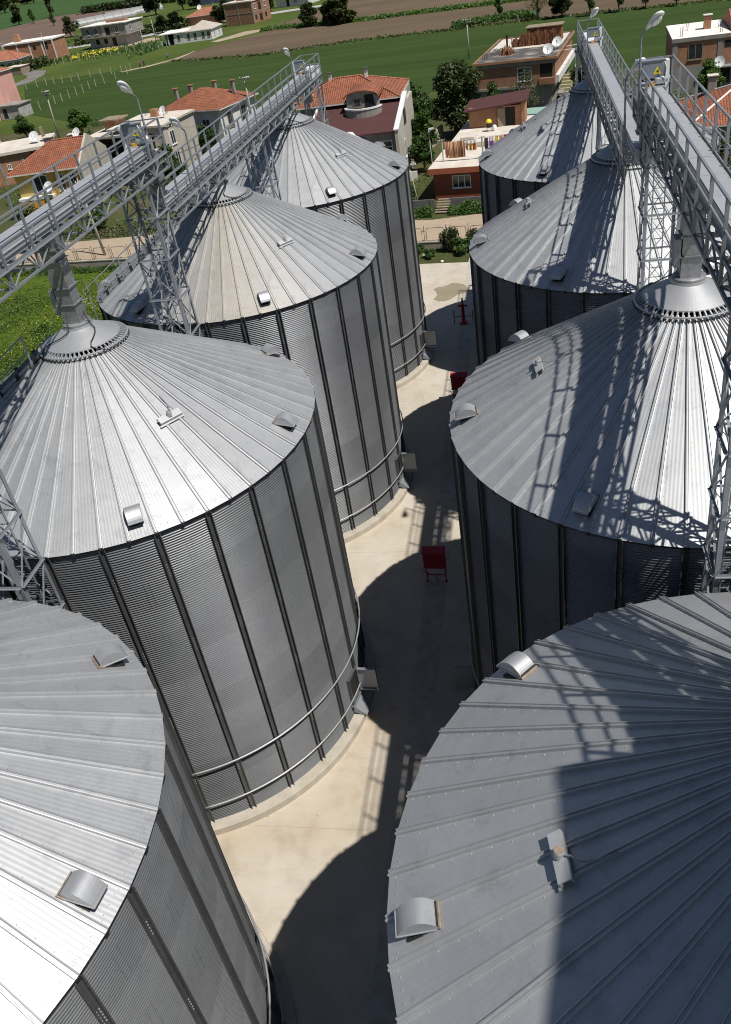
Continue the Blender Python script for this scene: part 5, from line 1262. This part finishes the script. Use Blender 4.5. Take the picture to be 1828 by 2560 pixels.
h = House('brick_bungalow', 'red roofed brick bungalow with roof dishes below the blue hall', 'house', -98.5, 291, -8, 13, 9); h.walls(M['brick'], 0, 2.6); h.hip(M['tile_old'], 2.6, 2.0, .6, caps=False); h.chimney(8, 4.5, 4.0, 1.6, M['concrete_grey'], .5, M['iron'])
dish('white dish on the roof of the far red roofed bungalow', h.w2(3, 4.5, 3.9), 0, .8)
h = House('white_cottage', 'white cottage with a red tile roof at the top, by the far road', 'house', -72.5, 312, -14, 12.5, 9); h.walls(M['whitewash'], 0, 2.8); h.hip(M['tile_old'], 2.8, 2.2, .6, caps=False); h.win('f', 7, .9, 1.2, 1.2); h.hole('f', 4, .1, 1.1, 2.1, 'doorway')
h = House('industrial_hall', 'long blue walled hall with a turquoise roof edge at the top', 'hall', -128, 388, -9, 46, 22); h.walls(plain('blue_cladding', (.085, .10, .17), (.07, .085, .15), .6), 0, 6.2); h.slab(plain('turquoise_trim', (.12, .46, .40), None, .6), 6.2, .5, .3, M['roof_white'])
h = House('brick_shell', 'unfinished orange brick storey with white columns, behind a red tiled roof', 'house', -138.5, 240.5, 0, 15.5, 9); h.walls(M['brick_orange'], 0, 5.4); h.slab(M['roof_white'], 5.4, .35, .3)
for x in (0, 4, 8, 12, 15.6): h.block(M['roof_white'], (x, -.08, 0), (x + .4, 0, 5.4), 'pillar')
h.hole('f', 12.6, 3.2, 1.4, 1.8); h.hole('f', 9.2, 3.4, 1.0, 1.0); h.chimney(3, 4, 5.7, 2.0, M['brick_orange'], 1.6)
h = House('old_cottage', 'old whitewashed cottage with a red tile roof at the far left', 'house', -139, 226, 3, 11.5, 8); h.walls(M['whitewash'], 0, 2.9); h.hip(M['tile_old'], 2.9, 2.2, .5, caps=M['tile_old']); h.hole('f', 6, .3, 1.2, 1.8, 'doorway'); h.chimney(4.6, 3.6, 4.2, 1.2, M['whitewash'], .6)
h = House('fence_shack', 'dark tumbledown shack among rubbish beside the lane', 'shed', -126, 216, -8, 5, 4); h.walls(M['timber'], 0, 1.9); h.slab(M['roof_slab'], 1.9, .1, .2)
for i, (x, y, L) in enumerate([(-178, 366, 30), (-168, 384, 26)]):
    t = thing('greenhouse', ['long pale polythene greenhouse, nearer of the two, behind the unfinished house', 'long pale polythene greenhouse, farther of the two, behind the unfinished house'][i], 'greenhouse', (x, y, 0), R_(38))
    mb = MB(); n = 10
    for k in range(n):
        a0, a1 = PI * k / n, PI * (k + 1) / n; mb.quad((0, 3.2 - 3.2 * math.cos(a0), 2.6 * math.sin(a0)), (L, 3.2 - 3.2 * math.cos(a0), 2.6 * math.sin(a0)), (L, 3.2 - 3.2 * math.cos(a1), 2.6 * math.sin(a1)), (0, 3.2 - 3.2 * math.cos(a1), 2.6 * math.sin(a1)))
    mb.build('cover', plain('polythene', (.30, .30, .30), (.24, .25, .25), .5), t, True)
    mb = MB()
    for k in range(int(L / 4) + 1): mb.tube([(k * 4, 3.2 - 3.25 * math.cos(PI * j / 8), 2.65 * math.sin(PI * j / 8)) for j in range(9)], .06, 5)
    mb.build('hoops', M['iron'], t)

# ------------------------------------------------------------------ street furniture
def pole(label, x, y, hgt, lean=(0, 0), arms=1, lampd=None, r=.14):
    t = thing('utility_pole', label, 'pole', (x, y, 0), 0, 'concrete and wooden utility poles'); mb = MB()
    top = Vector((lean[0], lean[1], hgt)); mb.tube([(0, 0, -.2), top * .5, top], [r, r * .8, r * .6], 10); mb.build('shaft', M['pole'], t, True)
    a = MB()
    for i in range(arms): z = top * (1 - .06 * i - .02); a.bar(z - Vector((.7, .1, 0)), z + Vector((.7, -.1, 0)), .09, .09)
    a.build('crossarm', M['iron'], t)
    n_ = MB()
    for i in range(arms):
        z = top * (1 - .06 * i - .02)
        for k in (-.6, -.2, .2, .6): n_.lathe([(.05, 0), (.06, .06), (.04, .16), (.001, .17)], 8, 0); o = len(n_.v) - 32; n_.v[o:] = [(v[0] + z.x + k, v[1] + z.y, v[2] + z.z + .05) for v in n_.v[o:]]
    n_.build('insulator', M['white_paint'], t)
    if lampd: l = MB(); l.tube([top * .95, top * .97 + Vector((lampd, -.3, .25))], .04, 6); c = top * .97 + Vector((lampd, -.3, .25)); l.box(c.x - .35, c.y - .12, c.z - .06, c.x + .1, c.y + .12, c.z + .06); l.build('lamp_arm', M['white_paint'], t)
    return t
pole('tall leaning concrete pole between two dark bushes, left of the yellow house', -61.8, 115.2, 7.1, (.3, 0), 2, .5)
pole('leaning pole beside the lane below the far brick shell', -118.2, 226.5, 8.2, (.2, 0), 1)
pole('thin pole at the far left by the old cottage', -136.6, 236.9, 6.5)
pole('concrete pole standing in the wheat beyond the walnut tree', 3.0, 143.5, 6.0, (0, 0), 2)
pole('pole with a lamp rising behind the left walkway, right of the white house', -24.5, 100, 7.4, (.0, 0), 1, .7); pole('pole in front of the white house, lower than the one with a lamp', -28.8, 80, 6.0)
pole('pole just beyond the railed end of the lower left conveyor', -15.5, 100, 7.5)
pole('pole leaning over the street fence, under the upper left conveyor', -27.2, 53.4, 6.8, (-.5, .2)); pole('thin far pole left of the white bungalow', -93, 245, 7.0); pole('thin dark pole in front of the white bungalow', -90, 228, 6.0, r=.1)
pole('leaning wooden stay pole at the left corner of the red house', 2.3, 59.3, 3.7, (-.6, .3), 1, None, .07); pole('slim pole at the left terrace corner of the red house', 3.6, 62.6, 6.0, (-.1, 0), 0, .4, .05)
wl = MB(); pts = []
for (a, b) in (((-24.5, 100, 7.2), (-15.5, 100, 7.3)), ((-24.5, 100, 7.2), (-28.8, 80, 5.9)), ((-28.8, 80, 5.9), (-12, 78, 5.5))):
    A = Vector(a); B = Vector(b); wl.tube([A.lerp(B, i / 8) - Vector((0, 0, 1.2 * (i / 8) * (1 - i / 8))) for i in range(9)], .02, 5)
tag(wl.build('overhead_wire', M['iron']), 'thin overhead wires slung between the poles by the white house', 'wire')
# looped street fence
ft = thing('street_fence', 'low fence of rounded iron loops along the dirt road', 'fence', (0, RY(0, 48.9), 0)); pm = MB(); w = 1.62; hh = 1.28; rr = .16; z0 = .12
pts = [(.08, 0, z0), (.08, 0, hh - rr)] + [(.08 + rr - rr * math.cos(PI / 2 * k / 5), 0, hh - rr + rr * math.sin(PI / 2 * k / 5)) for k in range(1, 6)] + [(w - .08 - rr + rr * math.sin(PI / 2 * k / 5), 0, hh - rr + rr * math.cos(PI / 2 * k / 5)) for k in range(0, 6)] + [(w - .08, 0, z0), (.08, 0, z0)]
pm.tube(pts, .024, 6)
po = MB(); po.tube([(0, 0, -.1), (0, 0, hh + .22)], .024, 6)
for z in (.3, hh - .25): po.bar((-.17, 0, z), (.08, 0, z), .03)
me1 = pm.mesh('fence_loop', M['iron'], True); me2 = po.mesh('post', M['iron'])
for i in range(32):
    x = -44 + i * 1.84; q = (x, -.1 * x, 0)
    obj('fence_loop', me1, ft, (x + .1, -.1 * x, 0), R_(-5.7)); obj('post', me2, ft, q, R_(-5.7))
mb = MB(); a = (-46, RY(-46, 47.75)); b = (30, RY(30, 47.75)); mb.bar((a[0], a[1], .22), (b[0], b[1], .22), .26, .55); mb.bar((a[0], a[1], .52), (b[0], b[1], .52), .32, .07)
tag(mb.build('kerb_wall', plain('weathered_concrete', (.40, .36, .30), (.26, .235, .19), .95, scale=1.2)), 'low concrete wall under the looped iron fence', 'wall')
for i, (x0, x1, lab) in enumerate([(-6, 3.9, 'grey board garden wall left of the plank ramp'), (5.35, 16, 'grey board garden wall right of the plank ramp')]):
    mb = MB(); mb.bar((x0, RY(x0, 58.6), .4), (x1, RY(x1, 58.6), .4), .14, .8); 
    x = x0
    while x < x1: mb.box(x - .08, RY(x, 58.6) - .1, 0, x + .08, RY(x, 58.6) - .06, .86); x += 2.4
    tag(mb.build('garden_wall', plain('grey_boards', (.17, .165, .16), (.12, .115, .11), .9, scale=2, stretch=(1, 1, 5))), lab, 'wall')
t = thing('plank_ramp', 'pale plank ramp at the garden entrance of the red house', 'ramp', (4.0, RY(4, 56.8), 0), R_(-8)); mb = MB()
for i in range(6): mb.box(0, i * .34, .06 + i * .13, 1.2, .31 + i * .34, .12 + i * .13)
mb.build('planks', M['timber'], t)
mb = MB(); mb.bar((-2.6, 62, .75), (2.6, 86, .75), .25, 1.5); tag(mb.build('lane_wall', M['cream']), 'long beige garden wall running back between the villa and the red house', 'wall')
mb = MB(); mb.box(8.4, 59.2, .0, 14, 59.35, .12); tag(mb.build('pale_kerb', M['roof_slab']), 'pale kerb slab along the front of the red house', 'kerb')

# concrete fence posts in the fields
pp = MB(); pp.box(-.06, -.06, 0, .06, .06, 1.65); pp.box(-.06, -.1, 1.5, .06, .06, 1.66); fpm = pp.mesh('fence_post', M['pole'])
row1 = [(-102.1, 181.6), (-100.4, 183.6), (-98.9, 185.3), (-96.7, 185), (-94.3, 184.5), (-92.1, 184.8), (-90.8, 186.1), (-89, 188.6), (-86.6, 189.3), (-83.9, 189.4), (-81.4, 189.8), (-80, 192)]
row2 = [(-81.8, 148.3), (-81.2, 153.7), (-80.6, 155.7), (-80.5, 158.9), (-80.1, 161.6), (-79.9, 164.5), (-80.3, 168.6), (-80, 171.3), (-79.1, 174), (-78.9, 180), (-78.5, 186)]
row3 = [(-117.4 + i * 2.3, 228.2 + .28 * i) for i in range(16)]
for rw_, lab in ((row1, 'concrete fence post in the row along the top edge of the wheat'), (row2, 'concrete fence post in the row crossing the wheat field'), (row3, 'thin fence post in the far row below the unfinished house')):
    for x, y in rw_:
        o = obj('fence_post', fpm, None, (x, y, 0), rnd.uniform(0, 1)); o.rotation_euler.x = rnd.uniform(-.05, .05); tag(o, lab, 'fence post', lab + 's')

# red fire hose cabinets and the hydrant stand
def cabinet(label, x, y, rz):
    t = thing('hose_cabinet', label, 'fire cabinet', (x, y, 0), R_(rz), 'red fire points in the yard'); t.scale = (.82, .82, .82); mb = MB(); mb.box(-.55, -.14, .95, .55, .16, 1.95); mb.build('box', M['red'], t)
    mb = MB(); v = [(-.58, -.2, 1.96), (.58, -.2, 1.96), (.58, .2, 2.12), (-.58, .2, 2.12)]; mb.add(v + [(a, b, c - .03) for a, b, c in v], [(0, 1, 2, 3), (7, 6, 5, 4), (0, 4, 5, 1), (1, 5, 6, 2), (2, 6, 7, 3), (3, 7, 4, 0)]); mb.build('lid', M['red'], t)
    for sx in (-.5, .46): mb = MB(); mb.box(sx, -.03, 0, sx + .05, .03, .95); mb.box(sx - .05, -.08, 0, sx + .1, .08, .012); mb.build('leg', M['red'], t)
    mb = MB(); mb.bar((-.5, 0, .45), (.5, 0, .45), .04); mb.tube([(-.56, 0, 1.0), (-.66, -.02, .8), (-.5, -.02, .55), (-.1, -.02, .42)], .025, 6); mb.build('cross_bar', M['red'], t)
    hy = MB(); hy.lathe([(.30, 0), (.28, .04), (.12, .06), (.08, .12), (.07, .34), (.10, .36), (.04, .42), (.03, .5), (.001, .5)], 14); hy.build('hydrant', M['pole'], t)
    return t
cabinet('red fire hose cabinet on thin legs, standing clear in the alley between the silos', 8.2, 6.0, -2)
cabinet('red fire hose cabinet half hidden behind the eave of the right silo', 8.35, 21.3, 0)
t = thing('hydrant_stand', 'red hydrant post with side rails at the far end of the alley', 'hydrant', (7.95, 31.9, 0), R_(-4), 'red fire points in the yard'); mb = MB()
mb.lathe([(.30, 0), (.30, .06), (.12, .09), (.11, 1.15), (.14, 1.17), (.14, 1.3), (.08, 1.4), (.05, 1.75), (.001, 1.76)], 14); mb.tube([(-.32, 0, 1.25), (.32, 0, 1.25)], .07, 8); mb.build('post', M['red'], t)
mb = MB()
for x in (-.62, .62): mb.tube([(x, 0, 0), (x, 0, .95)], .03, 6)
mb.bar((-.62, 0, .5), (.62, 0, .5), .04); mb.build('side_rail', M['red'], t)

# laundry and things on the red house terrace
def cloth(label, p, w, hgt, mat, az=-8, name='laundry', sag=.06, wav=.05, cat='laundry', grp=None, skew=0):
    t = MB(); nx, nz = 14, (1 if name == 'rug' else 6); P = lambda i, j: Vector((w * i / nx + skew * j / nz, wav * math.sin(i * 1.3 + j * .15) * (.3 + j / nz), -hgt * j / nz - sag * math.sin(PI * i / nx)))
    for i in range(nx):
        for j in range(nz): t.quad(P(i, j), P(i, j + 1), P(i + 1, j + 1), P(i + 1, j))
    o = t.build(name, mat, None, True, loc=p, rz=R_(az)); md = o.modifiers.new('thick', 'SOLIDIFY'); md.thickness = .02
    return tag(o, label, cat, grp)
def stripes(name, cols, per):
    m, nt, b = new_mat(name); sep = N(nt, 'ShaderNodeSeparateXYZ'); nt.links.new(coord(nt), sep.inputs[0]); w_ = N(nt, 'ShaderNodeTexWhiteNoise', noise_dimensions='1D')
    nt.links.new(math_(nt, 'FLOOR', math_(nt, 'DIVIDE', sep.outputs[0], per)), w_.inputs['W']); r = N(nt, 'ShaderNodeValToRGB'); r.color_ramp.interpolation = 'CONSTANT'
    while len(r.color_ramp.elements) < len(cols): r.color_ramp.elements.new(.5)
    for i, c in enumerate(cols): r.color_ramp.elements[i].position = i / len(cols); r.color_ramp.elements[i].color = rgba(c)
    nt.links.new(w_.outputs[0], r.inputs[0]); nt.links.new(r.outputs[0], b.inputs['Base Color']); b.inputs['Roughness'].default_value = .95; return m
RUG = stripes('striped_rug', [(.30, .12, .07), (.12, .06, .05), (.55, .33, .17), (.40, .17, .09), (.20, .10, .08)], .07)
C = lambda *c: plain('cloth_%d' % len(bpy.data.materials), c, tuple(x * .85 for x in c), .95)
def tz(x, y, z): return red.w2(x, y, z)
def post(label, p, hgt, r=.06):
    t = MB(); t.tube([(0, 0, 0), (0, 0, hgt)], r, 8); t.box(-.12, -.12, 0, .12, .12, .02); t.bar((-.3, 0, hgt - .06), (.3, 0, hgt - .06), .05); o = t.build('clothes_post', M['pole'], None, loc=p); tag(o, label, 'post')
post('clothes line post between the striped rug and the coloured washing', tz(4.4, 2.0, 2.94), 2.0, .08); post('clothes line post at the left end of the rug line', tz(.6, 2.0, 2.94), 2.0)
post('clothes line post behind the washing, close to the silo roof', tz(8.6, 5.2, 2.94), 1.9)
ln = MB(); ln.tube([tz(.6, 2, 4.8), tz(2.5, 2, 4.68), tz(4.4, 2, 4.8), tz(6.6, 3.6, 4.62), tz(8.6, 5.2, 4.75), tz(12, 9.5, 5.2)], .015, 5); tag(ln.build('clothes_line', M['iron']), 'clothes line strung across the terrace of the red house', 'line')
cloth('brown striped rug hanging on the terrace clothes line', tz(.85, 1.98, 4.72), 1.9, 1.45, RUG, name='rug', cat='rug', wav=.02); cloth('orange patterned blanket next to the striped rug', tz(2.85, 1.98, 4.68), 1.0, .85, stripes('patterned_blanket', [(.60, .27, .02), (.70, .40, .05), (.55, .2, .02), (.8, .7, .55)], .09), name='blanket', cat='blanket'); cloth('white sheet edge folded over the orange blanket', tz(2.9, 1.9, 4.76), 1.0, .3, M['white_paint'], name='sheet', cat='sheet')
for k, (u, w_, hh_, col, lab) in enumerate([(.2, .35, .95, (.03, .025, .02), 'dark trousers first on the washing line'), (.62, .42, .35, (.8, .8, .82), 'white vest above the purple shirt'), (.62, .42, .85, (.16, .05, .30), 'purple shirt on the washing line'), (1.1, .36, .42, (.55, .52, .06), 'yellow green top on the washing line'), (1.5, .32, .45, (.62, .22, .16), 'orange and white top on the washing line'), (1.86, .34, .4, (.55, .05, .06), 'red top on the washing line'), (2.5, .3, .8, (.5, .04, .30), 'magenta dress on the washing line'), (2.86, .36, .9, (.05, .03, .03), 'black dress on the washing line'), (3.3, .3, .5, (.2, .26, .4), 'blue grey shirt on the washing line'), (3.7, .8, .4, (.7, .74, .82), 'pale blue sheet last on the visible washing line')]):
    f = u / 4.4; q = tz(4.4 + 4.2 * f, 2 + 3.2 * f, 4.74 - .12 * math.sin(PI * f)); cloth(lab, q, w_, hh_, C(*col), az=29, wav=.03, sag=.02)
for k, (x, y, w_, hh_, col, lab) in enumerate([(10.2, 7.6, .7, .6, (.65, .18, .05), 'orange cloth hanging high behind the silo ridge'), (11.2, 8.8, .9, .6, (.8, .78, .76), 'white sheet hanging high behind the silo ridge'), (9.2, 6.2, .6, .5, (.6, .06, .22), 'pink cloth hanging behind the silo ridge')]): cloth(lab, tz(x, y, 5.0), w_, hh_, C(*col), az=40)
for k in range(6): cloth('one of the white shirts drying in the garden behind the shed', (7.6 + k * .42, 82.0 - k * .05, 2.3), .38, .8, M['white_paint'] if k % 2 else C(.6, .62, .72), wav=.03, grp='white shirts drying behind the shed')
ln = MB(); ln.tube([(7.3, 82.05, 0), (7.3, 82.05, 2.5)], .05, 6); ln.tube([(10.4, 81.7, 0), (10.4, 81.7, 2.5)], .05, 6); ln.tube([(7.3, 82.05, 2.35), (10.4, 81.7, 2.35)], .014, 5); tag(ln.build('drying_frame', M['iron']), 'two posts with a line for the white shirts behind the shed', 'line')
t = thing('water_drum', 'yellow capped tank on a small stand in front of the roof shed', 'tank', tz(3.5, 10.8, 3.42)); mb = MB(); mb.lathe([(.26, .35), (.26, .8), (.2, .86)], 14); mb.build('drum', M['black'], t); mb = MB(); mb.lathe([(.28, .78), (.3, .95), (.16, 1.12), (.001, 1.13)], 14); mb.build('cap', M['yellow'], t)
mb = MB()
for a in (-.2, .2):
    for b in (-.2, .2): mb.tube([(a, b, 0), (a, b, .36)], .02, 5)
mb.build('stand', M['iron'], t)
mb = MB(); mb.lathe([(.2, 0), (.22, .45), (.1, .55), (.001, .56)], 12); tag(mb.build('white_canister', M['white_paint'], None, True, tz(4.05, 10.8, 3.42)), 'white canister right of the yellow capped tank', 'canister')
# bits lying around
def rock(label, x, y, s, col):
    r = random.Random(int(x * 10)); mb = MB(); mb.lathe([(.02, 0), (1, .05), (.8, .5), (.35, .75), (.001, .8)], 9); mb.v = [(a * s * r.uniform(.7, 1.2), b * s * r.uniform(.7, 1.2), c * s) for a, b, c in mb.v]; tag(mb.build('stone', col, None, False, (x, y, 0)), label, 'stone')
rock('small white stone at the back edge of the concrete yard', 5.6, 43.9, .16, M['roof_white']); rock('pale boulder among the weeds by the low wall', 4.2, 45.8, .35, M['roof_slab'])
for x, y, s, sz, lab in [(-47, 100, 1.6, .5, 'heap of pale rubble behind the yellow house')]:
    r = random.Random(5); mb = MB()
    for _ in range(60):
        a, b = r.gauss(0, 3.4), r.gauss(0, 1.5); q = r.uniform(.15, .5); mb.box(a, b, 0, a + q * 1.6, b + q, q * r.uniform(.4, 1.2), 0, Matrix.Rotation(r.uniform(-.3, .3), 4, 'Z'))
    tag(mb.build('rubble_heap', M['roof_slab'], None, False, (x, y, 0)), lab, 'rubble')

# people far off on the field path: one skinned body each
def person(label, x, y, top, legs, face, lean=0):
    me = bpy.data.meshes.new('person'); V = [(0, 0, .95), (0, 0, 1.2), (0, .01, 1.42), (0, 0, 1.53), (0, -.01, 1.66), (.1, 0, .9), (.12, -.08, .5), (.12, .02, .06), (.12, -.12, .03), (-.1, 0, .9), (-.12, .12, .5), (-.12, .22, .08), (-.12, .1, .03), (.2, 0, 1.4), (.26, .06, 1.13), (.25, -.04, .9), (-.2, 0, 1.4), (-.26, -.05, 1.13), (-.24, -.16, .93)]
    E_ = [(0, 1), (1, 2), (2, 3), (3, 4), (0, 5), (5, 6), (6, 7), (7, 8), (0, 9), (9, 10), (10, 11), (11, 12), (2, 13), (13, 14), (14, 15), (2, 16), (16, 17), (17, 18)]
    Rr = [.15, .15, .16, .06, .115, .1, .075, .05, .04, .1, .075, .05, .04, .075, .055, .045, .075, .055, .045]
    me.from_pydata(V, E_, []); o = obj('person', me, None, (x, y, 0), R_(face)); o.modifiers.new('skin', 'SKIN')
    for i, r in enumerate(Rr): me.skin_vertices[0].data[i].radius = (r, r)
    me.skin_vertices[0].data[0].use_root = True
    m, nt, b = new_mat('clothes_%d' % len(bpy.data.materials)); sep = N(nt, 'ShaderNodeSeparateXYZ'); nt.links.new(coord(nt), sep.inputs[0])
    r_ = N(nt, 'ShaderNodeValToRGB'); r_.color_ramp.interpolation = 'CONSTANT'; el = r_.color_ramp.elements
    el.new(.5); el.new(.6)
    for e_, (p_, c_) in zip(el, [(0, legs), (.5, top), (.8, (.45, .28, .2)), (.87, (.05, .03, .02))]): e_.position = p_; e_.color = rgba(c_)
    nt.links.new(math_(nt, 'DIVIDE', sep.outputs[2], 1.9), r_.inputs[0]); nt.links.new(r_.outputs[0], b.inputs['Base Color']); me.materials.append(m)
    o.modifiers.new('smooth', 'SUBSURF').render_levels = 1
    return tag(o, label, 'person')
person('person in a dark red top walking on the field path, left of the other', -77.6, 192.3, (.30, .04, .05), (.03, .03, .05), 70)
person('person in dark clothes on the field path, a few steps behind', -77.9, 195.6, (.05, .05, .09), (.02, .02, .025), 90)
person('person in a blue top farther along the field path, alone', -74.0, 201.6, (.08, .14, .26), (.03, .03, .04), 60)
# ------------------------------------------------------------------ camera and light
cam = bpy.data.cameras.new('camera'); co = bpy.data.objects.new('camera', cam); COL.objects.link(co)
co.location = (12.5197, -20.5782, 23.2093); co.rotation_euler = (R_(55.5989), R_(7.7655), R_(7.8622))
cam.sensor_fit = 'VERTICAL'; cam.sensor_height = 36; cam.sensor_width = 36 * 1828 / 2560
cam.lens = 2111.834 / 2560 * 36; cam.shift_x = (914 - 943.5216) / 2560; cam.shift_y = (1223.1495 - 1280) / 2560
cam.clip_start = .1; cam.clip_end = 6000
scene.camera = co
SUN = Vector((.90365, -.50666, 1.87484)).normalized()
sl = bpy.data.lights.new('sun', 'SUN'); so = bpy.data.objects.new('sun', sl); COL.objects.link(so)
sl.energy = 5.0; sl.angle = R_(.55); sl.color = (1.0, .955, .88)
so.rotation_euler = SUN.to_track_quat('Z', 'Y').to_euler(); so.location = (40, -40, 60)
w = bpy.data.worlds.new('World'); scene.world = w; w.use_nodes = True
nt = w.node_tree; nt.nodes.clear()
sky = nt.nodes.new('ShaderNodeTexSky'); sky.sky_type = 'NISHITA'; sky.sun_disc = False
sky.sun_elevation = math.asin(SUN.z); sky.sun_rotation = math.atan2(SUN.x, SUN.y)
sky.altitude = 500; sky.air_density = 1.0; sky.dust_density = .3; sky.ozone_density = 1.4
bg = nt.nodes.new('ShaderNodeBackground'); bg.inputs[1].default_value = .052
wo = nt.nodes.new('ShaderNodeOutputWorld'); nt.links.new(sky.outputs[0], bg.inputs[0]); nt.links.new(bg.outputs[0], wo.inputs[0])
vs = scene.view_settings; vs.view_transform = 'Standard'; vs.look = 'None'; vs.gamma = 1; vs.use_curve_mapping = False; vs.exposure = 0.0
scene.cycles.pixel_filter_type = 'BLACKMAN_HARRIS'; scene.cycles.filter_width = 1.05
